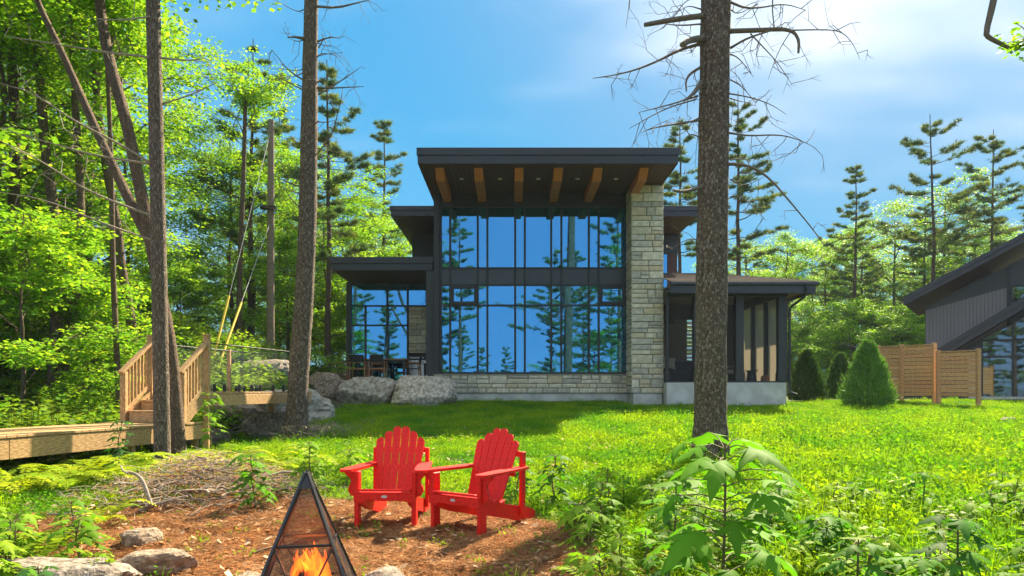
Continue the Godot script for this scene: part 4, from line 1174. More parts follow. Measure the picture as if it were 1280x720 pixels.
# ---------------------------------------------------------------- red chairs
func rounded_slat(w0: float, w1: float, l: float, lift: float) -> PackedVector2Array:
	var p := PackedVector2Array([Vector2(-w0 * 0.5, 0), Vector2(w0 * 0.5, 0), Vector2(w1 * 0.5, l - w1 * 0.45)])
	for k in range(1, 8):
		var a := PI * k / 8.0
		p.append(Vector2(cos(a) * w1 * 0.5, l - w1 * 0.45 + sin(a) * w1 * 0.45 + lift * 0.5 * (cos(a) + 1.0) * 0.0 + lift * cos(a)))
	p.append(Vector2(-w1 * 0.5, l - w1 * 0.45))
	return p
func adirondack(pos: Vector3, turn: float, label: String) -> void:
	var c := thing("adirondack_chair", label, "chair", pos, turn, "red wooden garden chairs")
	c.scale = Vector3.ONE * 0.915
	var red: Material = M["red_paint"]
	for s in [-1.0, 1.0]:
		beam(c, "front_leg", Vector3(s * 0.285, 0, 0.27), Vector3(s * 0.285, 0.555, 0.27), 0.10, 0.045, red, Vector3.RIGHT, 0.006)
		# scrolled bracket under the arm, on the outside of the leg
		var br := PackedVector2Array([Vector2(0, 0.0), Vector2(0.045, 0.015), Vector2(0.07, 0.06), Vector2(0.062, 0.10), Vector2(0.04, 0.135), Vector2(0.042, 0.17), Vector2(0.07, 0.20), Vector2(0.10, 0.225), Vector2(0.112, 0.25), Vector2(0, 0.25)])
		var m := MB.new()
		if s < 0:
			var f := PackedVector2Array()
			for q in br: f.append(Vector2(-q.x, q.y))
			br = f
		m.extrude(br, 0.036)
		part(c, "bracket", m, red, Vector3(s * 0.308, 0.304, 0.275))
		# broad arm, narrowing to the back with a curved inner edge
		var arm := PackedVector2Array()
		for q in [[0.235, -0.36], [0.225, -0.33], [0.24, -0.1], [0.262, 0.12], [0.30, 0.34], [0.31, 0.40], [0.335, 0.425], [0.40, 0.425], [0.425, 0.40], [0.428, 0.36], [0.415, 0.15], [0.385, -0.1], [0.345, -0.34], [0.33, -0.46], [0.30, -0.475], [0.265, -0.46], [0.25, -0.42]]:
			arm.append(Vector2(s * q[0], -q[1]))
		m = MB.new()
		m.extrude(arm, 0.026, Transform3D(Basis(Vector3.RIGHT, Vector3(0, 0, -1), Vector3.UP), Vector3.ZERO))
		part(c, "armrest", m, red, Vector3(0, 0.570, 0))
		# side rail that runs down to the back and is the rear leg
		m = MB.new()
		m.extrude(PackedVector2Array([Vector2(0.315, 0.345), Vector2(0.315, 0.235), Vector2(0.12, 0.16), Vector2(-0.2, 0.085), Vector2(-0.52, 0.0), Vector2(-0.66, 0.0), Vector2(-0.70, 0.03), Vector2(-0.69, 0.085), Vector2(-0.64, 0.125), Vector2(-0.42, 0.185), Vector2(-0.15, 0.235), Vector2(0.1, 0.30)]), 0.034, Transform3D(Basis(Vector3(0, 0, 1), Vector3.UP, Vector3(-1, 0, 0)), Vector3.ZERO))
		part(c, "side_rail", m, red, Vector3(s * 0.2445, 0, 0))
		beam(c, "rear_post", Vector3(s * 0.283, 0.10, -0.40), Vector3(s * 0.283, 0.735, -0.415), 0.07, 0.036, red, Vector3.RIGHT, 0.005)
	# seat slats, scalloped apron with its badge
	for k in 5:
		var t := k / 4.0
		var z := lerpf(0.315, -0.10, t)
		var y := lerpf(0.372, 0.262, t) - 0.012 * sin(PI * t)
		beam(c, "seat_slat", Vector3(-0.285, y, z) if k > 0 and k < 0 else Vector3(-0.262, y, z), Vector3(0.262, y, z), 0.092, 0.022, red, Vector3(0, 1, 0.26 if k > 0 else -0.15), 0.005)
	var ap := PackedVector2Array([Vector2(-0.305, 0.09), Vector2(-0.305, 0.0), Vector2(-0.21, 0.0), Vector2(-0.19, 0.014), Vector2(-0.165, 0.02)])
	for k in range(1, 8):
		ap.append(Vector2(-0.165 + 0.33 * k / 8.0, 0.02 - 0.012 * sin(PI * k / 8.0)))
	for q in [Vector2(0.165, 0.02), Vector2(0.19, 0.014), Vector2(0.21, 0.0), Vector2(0.305, 0.0), Vector2(0.305, 0.09)]: ap.append(q)
	var mb := MB.new()
	mb.extrude(ap, 0.024)
	var apron := part(c, "apron", mb, red, Vector3(0, 0.262, 0.335))
	mb = MB.new()
	var ov := PackedVector2Array()
	for k in 16: ov.append(Vector2(cos(TAU * k / 16) * 0.03, sin(TAU * k / 16) * 0.014))
	mb.extrude(ov, 0.004)
	part(apron, "badge", mb, M["badge"], Vector3(0, 0.052, 0.0145))
	# fan of six rounded back slats
	var lean := Basis(Vector3.RIGHT, deg_to_rad(-23.0))
	var spec := [[-0.172, 0.70, 0.012, -4.4], [-0.105, 0.77, 0.008, -2.6], [-0.036, 0.825, 0.004, -0.9], [0.036, 0.825, -0.004, 0.9], [0.105, 0.77, -0.008, 2.6], [0.172, 0.70, -0.012, 4.4]]
	for q in spec:
		mb = MB.new()
		mb.extrude(rounded_slat(0.066, 0.079 if absf(q[0]) > 0.05 else 0.086, q[1], q[2]), 0.02)
		part(c, "back_slat", mb, red, Vector3(q[0], 0.20, -0.115), lean * Basis(Vector3(0, 0, 1), deg_to_rad(-q[3])))
	beam(c, "back_brace", Vector3(-0.265, 0.53, -0.305), Vector3(0.265, 0.53, -0.305), 0.03, 0.07, red, Vector3.UP, 0.005)
	beam(c, "back_brace", Vector3(-0.28, 0.715, -0.375), Vector3(0.28, 0.715, -0.375), 0.032, 0.06, red, Vector3.UP, 0.01)
	beam(c, "lower_brace", Vector3(-0.225, 0.235, -0.165), Vector3(0.225, 0.235, -0.165), 0.03, 0.06, red, Vector3.UP, 0.005)
func build_adirondacks() -> void:
	var a := ground(-1.12, 6.75)
	adirondack(a, deg_to_rad(-4.0), "red wooden garden chair facing the fire pit, the one beside its metal frame")
	var b := ground(-0.33, 6.5)
	adirondack(b, deg_to_rad(-35.0), "red wooden garden chair turned towards the other chair and fire")

# ---------------------------------------------------------------- pyramid fire pit
func build_fire_pit() -> void:
	var base := ground(-1.255, 4.4)
	var apex := 0.761 - base.y
	var f := thing("fire_pit", "black pyramid fire pit of metal frame and wire mesh", "fire pit", base)
	var cs := [Vector3(0.36, 0.06, 0.25), Vector3(0.25, 0.06, -0.36), Vector3(-0.36, 0.06, -0.25), Vector3(-0.25, 0.06, 0.36)]
	var tip := Vector3(0, apex, 0)
	for k in 4:
		var a: Vector3 = cs[k]
		var b: Vector3 = cs[(k + 1) % 4]
		var up := Vector3(a.x, 0, a.z).normalized()
		beam(f, "corner_bar", a, a.lerp(tip, 0.985), 0.022, 0.022, M["pit_frame"], up, 0.003)
		beam(f, "foot", a - Vector3(0, 0.09, 0), a + Vector3(0, 0.012, 0), 0.026, 0.026, M["pit_frame"], up, 0.003)
		var n := (b - a).cross(tip - a).normalized()
		for t in [0.02, 0.47]:
			beam(f, "cross_bar", a.lerp(tip, t) + (b - a).normalized() * 0.012, b.lerp(tip, t) - (b - a).normalized() * 0.012, 0.014, 0.016, M["pit_frame"], Vector3.UP, 0.002)
		var mid := (a + b) * 0.5
		beam(f, "brace", mid.lerp(tip, 0.03) - n * 0.004, a.lerp(tip, 0.46) - n * 0.004, 0.01, 0.014, M["pit_frame"], n, 0.002)
		beam(f, "brace", mid.lerp(tip, 0.03) - n * 0.004, b.lerp(tip, 0.46) - n * 0.004, 0.01, 0.014, M["pit_frame"], n, 0.002)
		var mb := MB.new()
		mb.tri(a, b, a.lerp(tip, 0.97).lerp(b.lerp(tip, 0.97), 0.5))
		part(f, "mesh_panel", mb, M["wire_mesh"])
	var cap := MB.new()
	for k in 4:
		cap.tri(cs[k].lerp(tip, 0.87) * Vector3(1.25, 1, 1.25), cs[(k + 1) % 4].lerp(tip, 0.87) * Vector3(1.25, 1, 1.25), tip + Vector3(0, 0.012, 0))
	part(f, "cap", cap, M["pit_frame"])
	var tray := MB.new()
	tray.quad(cs[0] * 0.97, cs[1] * 0.97, cs[2] * 0.97, cs[3] * 0.97)
	part(f, "tray", tray, M["black_metal"], Vector3(0, 0.003, 0))
	for k in 5:
		var a2 := k * 1.25 + 0.4
		var lg := MB.new()
		lg.tube([Vector3(cos(a2) * 0.2, 0.04, sin(a2) * 0.2), Vector3(cos(a2) * 0.05, 0.12, sin(a2) * 0.05), Vector3(-cos(a2) * 0.07, 0.19, -sin(a2) * 0.07)], [0.035, 0.035, 0.028], 9, true, 0.15, R)
		var l := part(self, "fire_log", lg, M["charred"], base + Vector3(0, 0.06, 0))
		tag(l, "charred log burning inside the pyramid fire pit", "log", "logs in the fire")
	var fl := thing("flame", "orange fire burning inside the pyramid fire pit", "flame", base + Vector3(0, 0.14, 0))
	for k in 64:
		var kind := 0 if k < 32 else (1 if k < 52 else 2)
		var hh: float = R.randf_range([0.12, 0.09, 0.06][kind], [0.30, 0.2, 0.12][kind])
		var p0: Vector3 = Vector3(R.randf_range(-0.12, 0.12), 0, R.randf_range(-0.12, 0.12)) * [1.0, 0.8, 0.6][kind]
		p0.x += 0.03
		var pts := []
		var rad := []
		var ph := R.randf() * TAU
		for q in 9:
			var t := q / 8.0
			pts.append(p0 * (1.0 - 0.5 * t) + Vector3(sin(ph + t * 5.0) * 0.028 * t, t * hh, cos(ph * 1.3 + t * 4.0) * 0.025 * t))
			rad.append(maxf(0.002, [0.026, 0.022, 0.02][kind] * pow(sin(PI * (0.16 + 0.84 * t)), 0.8) * (1.0 - 0.45 * t)))
		var mb := MB.new()
		mb.tube(pts, rad, 9, true, 0.2, R)
		part(fl, "tongue", mb, M["flame_%d" % kind])
	var om := OmniLight3D.new()
	om.name = "fire_light"
	om.light_color = Color(1.0, 0.5, 0.15); om.light_energy = 0.12; om.omni_range = 6.0; om.light_size = 0.15; om.shadow_enabled = true
	fl.add_child(om)
	om.position = Vector3(0, 0.2, 0)

# ---------------------------------------------------------------- trees
func bent(a: Vector3, b: Vector3, n: int, wob: float, r: RandomNumberGenerator, sag := 0.0) -> Array:
	var out := []
	var o := Vector3.ZERO
	for k in n + 1:
		var t := float(k) / n
		if k > 0 and k < n: o = o * 0.6 + Vector3(r.randf_range(-wob, wob), r.randf_range(-wob, wob) * 0.5, r.randf_range(-wob, wob))
		out.append(a.lerp(b, t) + o * minf(1.0, t * 4.0) + Vector3.UP * sag * sin(PI * t))
	return out
func tapers(n: int, r0: float, r1: float, p := 1.0) -> Array:
	var out := []
	for k in n + 1: out.append(lerpf(r0, r1, pow(float(k) / n, p)))
	return out
func along(pts: Array, t: float) -> Vector3:
	var f := clampf(t, 0, 1) * (pts.size() - 1)
	var k := mini(int(f), pts.size() - 2)
	return (pts[k] as Vector3).lerp(pts[k + 1], f - k)

const GREENS := [Vector3(0.20, 0.38, 0.026), Vector3(0.26, 0.43, 0.028), Vector3(0.155, 0.33, 0.028), Vector3(0.31, 0.45, 0.030), Vector3(0.135, 0.30, 0.028)]
func leaf_tint(r: RandomNumberGenerator, tone: float) -> Color:
	var a: Vector3 = GREENS[r.randi() % 5]
	var f := 1.14 * tone * r.randf_range(0.8, 1.2)
	return Color(a.x * f, a.y * f, a.z * f)
func spray(mb: MB, p: Vector3, dir: Vector3, r: RandomNumberGenerator, n: int, span: float, size: float, tone: float) -> void:
	# one flat tier of leaves round a twig end
	var base := leaf_tint(r, tone)
	for k in n:
		var a := r.randf() * TAU
		var q := sqrt(r.randf()) * span
		var o := Vector3(cos(a) * q, r.randfn() * span * 0.13 - q * 0.15, sin(a) * q) + dir * span * 0.3
		var f := r.randf_range(0.75, 1.25)
		mb.col = Color(base.r * f, base.g * f, base.b * f)
		var up := Vector3(r.randfn() * 0.38, 1.0, r.randfn() * 0.38).normalized()
		var d := Vector3(cos(a) + r.randf_range(-0.8, 0.8), -0.25, sin(a) + r.randf_range(-0.8, 0.8)).normalized()
		d = (d - up * d.dot(up)).normalized()
		var s := size * r.randf_range(0.7, 1.25)
		mb.leaf(p + o, d, up, s, s * 0.85)
# a broad-leaved tree: [trunk and limbs, leaves]
func gen_maple(rs: int, h: float, r0: float, low: float, wide: float, limbs: int, leaves: int, size: float, tone := 1.0) -> Array:
	var r := RandomNumberGenerator.new()
	r.seed = rs
	var wood := MB.new()
	var crown := MB.new()
	var trunk := bent(Vector3(0, -0.2, 0), Vector3(r.randf_range(-0.6, 0.6), h * 0.93, r.randf_range(-0.6, 0.6)), 10, 0.12, r)
	wood.tube(trunk, tapers(10, r0, r0 * 0.18, 0.8), 9, true, 0.08, r)
	var tips := []
	for k in limbs:
		var t := lerpf(low, 0.98, pow((k + 0.5) / limbs, 0.9))
		var p := along(trunk, t)
		var a := k * 2.399 + r.randf_range(-0.4, 0.4)
		var reach := wide * (0.45 + 0.75 * sin(PI * clampf((t - low) / (1.05 - low) * 0.8 + 0.18, 0, 1))) * r.randf_range(0.65, 1.1)
		var e := p + Vector3(cos(a) * reach, reach * r.randf_range(0.05, 0.55), sin(a) * reach)
		var lim := bent(p, e, 6, 0.09 * reach * 0.4, r, reach * 0.06)
		wood.tube(lim, tapers(6, r0 * 0.30 * (1.1 - t * 0.6), 0.008), 5)
		for q in 7:
			var s := r.randf_range(0.3, 1.0)
			var b := along(lim, s)
			var a2 := a + r.randf_range(-1.3, 1.3)
			var l2 := reach * r.randf_range(0.15, 0.42)
			var e2 := b + Vector3(cos(a2) * l2, l2 * r.randf_range(-0.1, 0.45), sin(a2) * l2)
			wood.tube([b, b.lerp(e2, 0.5) + Vector3.UP * 0.04, e2], [0.012, 0.009, 0.004], 3, false)
			tips.append([b.lerp(e2, 0.5), e2]); tips.append([e2, e2 + (e2 - b) * 0.2])
		tips.append([e, e])
	var per := 9
	for k in leaves / per:
		var q: Array = tips[r.randi() % tips.size()]
		var p: Vector3 = (q[0] as Vector3).lerp(q[1], r.randf()) + Vector3(r.randfn(), r.randfn() * 0.7, r.randfn()) * wide * 0.075
		if k % 2 == 0: wood.tube([(q[0] as Vector3), (q[0] as Vector3).lerp(p, 0.5) + Vector3.UP * 0.05, p], [0.007, 0.005, 0.003], 3, false)
		spray(crown, p, Vector3.ZERO, r, per, wide * r.randf_range(0.05, 0.11) + 0.08, size * r.randf_range(0.75, 1.2), tone)
	return [wood.mesh(), crown.mesh()]
# a white pine: whorls of level limbs that carry flat plumes of needles
func gen_pine(rs: int, h: float, r0: float, low: float, wide: float, whorls: int, tufts: int, needle: float, thin := 0.0, tone := 1.0) -> Array:
	var r := RandomNumberGenerator.new()
	r.seed = rs
	var wood := MB.new()
	var crown := MB.new()
	var trunk := bent(Vector3(0, -0.2, 0), Vector3(r.randf_range(-0.3, 0.3), h, r.randf_range(-0.3, 0.3)), 12, 0.06, r)
	wood.tube(trunk, tapers(12, r0, 0.02, 0.9), 9, true, 0.06, r)
	var seats := []
	for k in whorls:
		var t := lerpf(low, 0.985, (k + r.randf_range(0, 0.6)) / whorls)
		var prof := pow(1.0 - (t - low) / (1.0 - low), 0.65)
		if (t - low) / (1.0 - low) < 0.2: prof *= 0.75
		var nb := r.randi_range(3, 5)
		var a0 := r.randf() * TAU
		for b in nb:
			if r.randf() < thin: continue
			var a := a0 + TAU * b / nb + r.randf_range(-0.35, 0.35)
			var reach := maxf(0.35, wide * prof * r.randf_range(0.25, 1.3))
			var p := along(trunk, clampf(t + r.randf_range(-0.028, 0.028), 0.0, 0.99))
			var e := p + Vector3(cos(a) * reach, reach * lerpf(0.02, 0.5, pow(t, 2.0)) * r.randf_range(0.3, 1.4), sin(a) * reach)
			var lim := bent(p, e, 5, 0.05 * reach, r, -reach * 0.07)
			wood.tube(lim, tapers(5, maxf(0.018, r0 * 0.2 * prof), 0.006), 4, false)
			var nt := int(4 + reach * 5.5)
			for q in nt:
				var s := r.randf_range(0.28, 1.0)
				var c := along(lim, s)
				var a2 := a + (r.randf_range(0.4, 1.0) * (1 if r.randf() < 0.5 else -1))
				var l2 := reach * r.randf_range(0.08, 0.30) * (1.25 - s * 0.7)
				var e2 := c + Vector3(cos(a2) * l2, l2 * r.randf_range(0.05, 0.5), sin(a2) * l2)
				if l2 > 0.3: wood.tube([c, e2], [0.010, 0.004], 3, false)
				seats.append([c.lerp(e2, 0.35), e2, Vector3(cos(a2), 0.35, sin(a2))])
			seats.append([lim[3], e, Vector3(cos(a), 0.3, sin(a))])
	var per := maxi(1, tufts / maxi(1, seats.size()))
	for q in seats:
		var f := tone * r.randf_range(0.7, 1.3)
		var warm := r.randf() < 0.22
		for k in per:
			var p: Vector3 = (q[0] as Vector3).lerp(q[1], r.randf()) + Vector3(r.randfn(), r.randfn() * 0.5, r.randfn()) * 0.07
			var g := f * r.randf_range(0.8, 1.2)
			crown.col = Color(0.21 * g, 0.23 * g, 0.045 * g) if warm else Color(0.095 * g, 0.155 * g, 0.055 * g)
			for b in 8:
				var d: Vector3 = ((q[2] as Vector3) * 0.7 + Vector3(r.randfn(), r.randfn() * 0.7 + 0.15, r.randfn()) * 0.75).normalized()
				var s := d.cross(Vector3(r.randfn(), r.randfn(), r.randfn())).normalized()
				crown.blade(p, d, s, needle * r.randf_range(0.7, 1.2), needle * 0.115)
	return [wood.mesh(), crown.mesh()]
func plant_tree(kind: Array, called: String, label: String, x: float, d: float, scale: float, turn: float, bark: String, leaves: String, group := "", squash := 1.0) -> Node3D:
	var t := thing(called, label, "tree", ground(x, d), turn, group)
	t.scale = Vector3(scale * squash, scale, scale * squash)
	part(t, "trunk", kind[0], M[bark])
	part(t, "crown", kind[1], M[leaves])
	return t
func line_of(spec: Array, d: float, dz: float) -> Array:
	var out := []
	for k in spec.size():
		var q: Vector2 = spec[k]
		out.append(at(q.x, q.y, d - dz * k / maxf(1.0, spec.size() - 1)))
	return out
func soften(pts: Array, times := 2) -> Array:
	for z in times:
		var out := [pts[0]]
		for k in pts.size() - 1:
			out.append((pts[k] as Vector3).lerp(pts[k + 1], 0.25)); out.append((pts[k] as Vector3).lerp(pts[k + 1], 0.75))
		out.append(pts[pts.size() - 1])
		pts = out
	return pts
func dead_branch(t: Node3D, spec: Array, d: float, dz: float, r0: float, twigs: int, m: String, r1 := 0.004) -> void:
	var pts := soften(line_of(spec, d, dz))
	var mb := MB.new()
	mb.tube(pts, tapers(pts.size() - 1, r0, r1), 6, true, 0.12, R)
	for k in twigs:
		var s := R.randf_range(0.2, 1.0)
		var p := along(pts, s)
		var l := R.randf_range(0.15, 0.55)
		var dir := Vector3(R.randfn(), R.randfn() - 0.4, R.randfn() * 0.7).normalized()
		var e := p + dir * l
		var mid := p.lerp(e, 0.5) + Vector3(R.randfn(), R.randfn(), R.randfn()) * 0.05
		mb.tube([p, mid, e], [0.006, 0.0045, 0.002], 4, false)
		for q in 2:
			var b := mid.lerp(e, R.randf())
			mb.tube([b, b + (dir + Vector3(R.randfn(), R.randfn(), R.randfn()) * 0.6).normalized() * l * 0.4], [0.003, 0.0015], 3, false)
	wpart(t, "branch", mb, M[m])
func big_trunk(called: String, label: String, path: Array, radii: Array, m: String, seed_: int) -> Node3D:
	var t := thing(called, label, "tree", path[0])
	var r := RandomNumberGenerator.new()
	r.seed = seed_
	var pts := soften(path, 3)
	var rad := []
	for k in pts.size():
		var s := float(k) / (pts.size() - 1) * (radii.size() - 1)
		var a := mini(int(s), radii.size() - 2)
		rad.append(lerpf(radii[a], radii[a + 1], s - a) * (1.0 + r.randf_range(-0.02, 0.02)))
	var mb := MB.new()
	mb.tube(pts, rad, 26, true, 0.055, r)
	wpart(t, "trunk", mb, M[m])
	return t

func build_trees() -> void:
	# --- tall pine before the porch
	var d := 10.5
	var base := at(888, 0, d)
	base.y = rise(base.x, d) - 0.25
	var path := [base, base + Vector3(0, 0.28, 0), base + Vector3(0, 0.55, 0), base + Vector3(0, 1.0, 0), at(889, 400, d), at(891, 230, d), at(895, 0, d), at(899, -220, d), at(903, -420, d), at(906, -600, d)]
	var t := big_trunk("pine_tree", "tall bare pine trunk with dead branches in front of the screened porch", path, [0.46, 0.36, 0.265, 0.232, 0.222, 0.218, 0.21, 0.185, 0.14, 0.09], "bark_grey", 5)
	for q in [[[Vector2(878, 20), Vector2(845, 24), Vector2(806, 31)], 0.3, 0.05, 2, 0.032], [[Vector2(878, 30), Vector2(850, 32), Vector2(832, 30)], 0.5, 0.016, 3, 0.004], [[Vector2(878, 48), Vector2(862, 50), Vector2(853, 56)], 0.5, 0.055, 1, 0.04],
			[[Vector2(877, 54), Vector2(850, 62), Vector2(815, 80), Vector2(780, 92), Vector2(741, 98)], 0.8, 0.028, 12, 0.004], [[Vector2(876, 84), Vector2(862, 92), Vector2(857, 102), Vector2(858, 114)], 0.3, 0.024, 4, 0.01], [[Vector2(876, 104), Vector2(868, 116), Vector2(858, 124)], 0.5, 0.045, 5, 0.012],
			[[Vector2(872, 120), Vector2(840, 130), Vector2(797, 141)], 0.6, 0.018, 6, 0.003], [[Vector2(870, 124), Vector2(830, 136), Vector2(786, 161)], 0.2, 0.014, 4, 0.003], [[Vector2(876, 150), Vector2(845, 155), Vector2(815, 160), Vector2(801, 166)], 0.6, 0.02, 4, 0.003],
			[[Vector2(913, 39), Vector2(945, 38), Vector2(975, 36), Vector2(992, 39), Vector2(999, 50), Vector2(998, 66)], 0.3, 0.04, 6, 0.016], [[Vector2(990, 38), Vector2(1020, 37), Vector2(1050, 38), Vector2(1065, 52), Vector2(1075, 74)], 0.2, 0.012, 7, 0.002],
			[[Vector2(913, 60), Vector2(935, 47), Vector2(965, 38)], 0.4, 0.022, 4, 0.01], [[Vector2(938, 42), Vector2(955, 60), Vector2(972, 78), Vector2(990, 106)], -0.3, 0.012, 5, 0.002], [[Vector2(988, 40), Vector2(975, 60), Vector2(965, 85), Vector2(960, 100)], -0.3, 0.008, 3, 0.002],
			[[Vector2(914, 3), Vector2(930, 10), Vector2(950, 10), Vector2(980, 4), Vector2(1008, 13)], 0.5, 0.02, 8, 0.003], [[Vector2(967, -20), Vector2(965, 10), Vector2(968, 36)], 0.2, 0.012, 1, 0.008], [[Vector2(912, 117), Vector2(940, 122), Vector2(965, 131), Vector2(983, 143)], 0.5, 0.012, 4, 0.002],
			[[Vector2(911, 166), Vector2(935, 170), Vector2(975, 168), Vector2(1000, 175), Vector2(1018, 184)], 0.6, 0.016, 9, 0.002], [[Vector2(910, 205), Vector2(935, 206), Vector2(962, 222), Vector2(990, 255), Vector2(1015, 285), Vector2(1031, 308)], 0.9, 0.026, 3, 0.004],
			[[Vector2(874, 235), Vector2(855, 240), Vector2(842, 238)], 0.4, 0.03, 1, 0.02], [[Vector2(790, -30), Vector2(786, 10), Vector2(782, 36)], 0.1, 0.008, 2, 0.002]]:
		dead_branch(t, q[0], d - 0.1, q[1], q[2], q[3], "stick_bark", q[4])
	for q in 14:
		var p := Vector2(877 if q % 2 else 913, R.randf_range(-10, 320))
		var s := -1.0 if q % 2 else 1.0
		dead_branch(t, [p, p + Vector2(s * R.randf_range(8, 22), R.randf_range(-8, 12)), p + Vector2(s * R.randf_range(22, 46), R.randf_range(-10, 30))], d, R.randf_range(-0.5, 0.5), 0.012, 4, "stick_bark", 0.002)
	crown_for(t, path[path.size() - 1] + Vector3(0, -3.5, 0), 71)
	# --- tall pine before the bridge and boulders
	d = 14.2
	base = at(369, 0, d)
	base.y = rise(base.x, d) - 0.25
	path = [base, base + Vector3(0, 0.28, 0), base + Vector3(0.02, 0.6, 0), base + Vector3(0.05, 1.1, 0), at(375, 440, d), at(380, 380, d), at(385, 270, d), at(387, 120, d), at(389, 0, d), at(392, -150, d), at(394, -300, d)]
	t = big_trunk("pine_tree", "tall dark pine trunk rising in front of the footbridge and boulders", path, [0.42, 0.33, 0.24, 0.205, 0.19, 0.182, 0.172, 0.148, 0.124, 0.10, 0.06], "bark_grey", 6)
	for q in [[[Vector2(396, 8), Vector2(420, 10), Vector2(445, 4), Vector2(460, 0)], 0.5, 0.03, 6], [[Vector2(397, 52), Vector2(412, 46), Vector2(425, 48)], 0.3, 0.022, 4], [[Vector2(397, 110), Vector2(420, 110), Vector2(455, 108)], 0.5, 0.024, 5], [[Vector2(398, 118), Vector2(425, 102), Vector2(448, 86)], -0.3, 0.022, 5], [[Vector2(398, 60), Vector2(405, 48), Vector2(402, 42)], 0.2, 0.016, 2],
			[[Vector2(380, 48), Vector2(368, 46), Vector2(359, 47)], 0.3, 0.04, 2], [[Vector2(379, 100), Vector2(360, 88), Vector2(340, 62)], 0.4, 0.02, 4], [[Vector2(378, 112), Vector2(355, 100), Vector2(340, 92)], -0.2, 0.018, 3], [[Vector2(378, 235), Vector2(360, 228), Vector2(345, 222)], 0.4, 0.022, 4], [[Vector2(398, 190), Vector2(415, 170), Vector2(424, 135), Vector2(428, 115)], 0.3, 0.018, 3], [[Vector2(376, 262), Vector2(362, 246), Vector2(358, 240)], 0.2, 0.016, 2]]:
		dead_branch(t, q[0], d - 0.1, q[1], q[2], q[3], "stick_bark")
	for q in 18:
		var p := Vector2(379 if q % 2 else 397, R.randf_range(-10, 300))
		var s := -1.0 if q % 2 else 1.0
		dead_branch(t, [p, p + Vector2(s * R.randf_range(6, 14), R.randf_range(-6, 6)), p + Vector2(s * R.randf_range(14, 34), R.randf_range(-14, 10))], d, R.randf_range(-0.5, 0.5), 0.014, 3, "stick_bark", 0.002)
	crown_for(t, path[path.size() - 1] + Vector3(0, -2.0, 0), 72)
	# --- the pair of trunks before the stairs
	d = 10.3
	base = at(203, 0, d)
	base.y = rise(base.x, d) - 0.2
	path = [base, Vector3(base.x, base.y + 0.3, base.z), at(201, 450, d), at(198, 300, d), at(195, 150, d), at(191, 0, d), at(188, -160, d), at(184, -320, d)]
	t = big_trunk("lakeside_tree", "straight grey trunk flecked with white in front of the timber stairs", path, [0.15, 0.115, 0.106, 0.102, 0.098, 0.092, 0.075, 0.05], "bark_grey", 7)
	for q in [[[Vector2(190, 205), Vector2(150, 180), Vector2(90, 150), Vector2(40, 115), Vector2(0, 104)], 1.2, 0.022, 10], [[Vector2(188, 205), Vector2(120, 195), Vector2(60, 178), Vector2(0, 160)], 0.8, 0.02, 8], [[Vector2(190, 270), Vector2(110, 240), Vector2(50, 200), Vector2(0, 176)], 1.5, 0.02, 8], [[Vector2(190, 72), Vector2(130, 65), Vector2(70, 55), Vector2(5, 45)], 1.0, 0.02, 7], [[Vector2(200, 72), Vector2(235, 76), Vector2(256, 73)], 0.4, 0.018, 3], [[Vector2(192, 20), Vector2(150, 26), Vector2(105, 22)], 0.6, 0.016, 4], [[Vector2(203, 130), Vector2(240, 118), Vector2(270, 104)], 0.5, 0.014, 4], [[Vector2(190, 300), Vector2(130, 280), Vector2(60, 250), Vector2(0, 240)], 1.0, 0.016, 6]]:
		dead_branch(t, q[0], d - 0.05, q[1], q[2], q[3], "dry_wood")
	top_leaves(t, at(130, -130, d), 2.6, 81, 8200)
	d = 11.05
	base = at(225, 0, d)
	base.y = rise(base.x, d) - 0.2
	path = [base, Vector3(base.x - 0.02, base.y + 0.4, base.z), at(214, 440, d), at(203, 380, d), at(190, 310, d), at(172, 220, d), at(158, 150, d), at(140, 90, d + 0.2), at(125, 20, d + 0.4), at(118, -100, d + 0.6), at(112, -230, d + 0.8)]
	t = big_trunk("lakeside_tree", "leaning brown trunk crossing behind the straight grey one at the stairs", path, [0.15, 0.11, 0.10, 0.095, 0.09, 0.087, 0.083, 0.08, 0.07, 0.06, 0.045], "bark_brown", 8)
	var fork := soften([at(187, 300, d), at(165, 258, d + 0.1), at(140, 205, d + 0.2), at(110, 140, d + 0.4), at(75, 60, d + 0.5), at(45, 0, d + 0.6), at(20, -80, d + 0.8)])
	var fm := MB.new()
	fm.tube(fork, tapers(fork.size() - 1, 0.085, 0.035), 12, true, 0.06, R)
	wpart(t, "limb", fm, M["bark_brown"])
	top_leaves(t, at(60, -110, d + 0.8), 2.6, 82, 8200)
	# --- meshes shared by the woods
	var maples := [gen_maple(101, 11.0, 0.15, 0.20, 3.0, 22, 17000, 0.105), gen_maple(102, 9.0, 0.12, 0.12, 2.8, 20, 17000, 0.105, 1.1), gen_maple(103, 13.0, 0.18, 0.25, 3.4, 24, 19000, 0.11, 0.95), gen_maple(104, 5.0, 0.06, 0.1, 1.9, 16, 12000, 0.10, 1.1)]
	var pines := [gen_pine(201, 16.0, 0.20, 0.30, 3.0, 20, 5200, 0.23, 0.15, 1.35), gen_pine(202, 18.0, 0.22, 0.45, 3.4, 17, 5200, 0.24, 0.25, 1.35), gen_pine(203, 14.0, 0.17, 0.22, 2.6, 20, 5000, 0.22, 0.1, 1.4), gen_pine(214, 17.0, 0.2, 0.5, 4.3, 10, 4200, 0.24, 0.3, 1.3), gen_pine(225, 15.0, 0.18, 0.38, 2.4, 15, 3600, 0.24, 0.3, 1.4), gen_pine(236, 17.0, 0.21, 0.35, 3.6, 13, 4600, 0.25, 0.2, 1.3)]
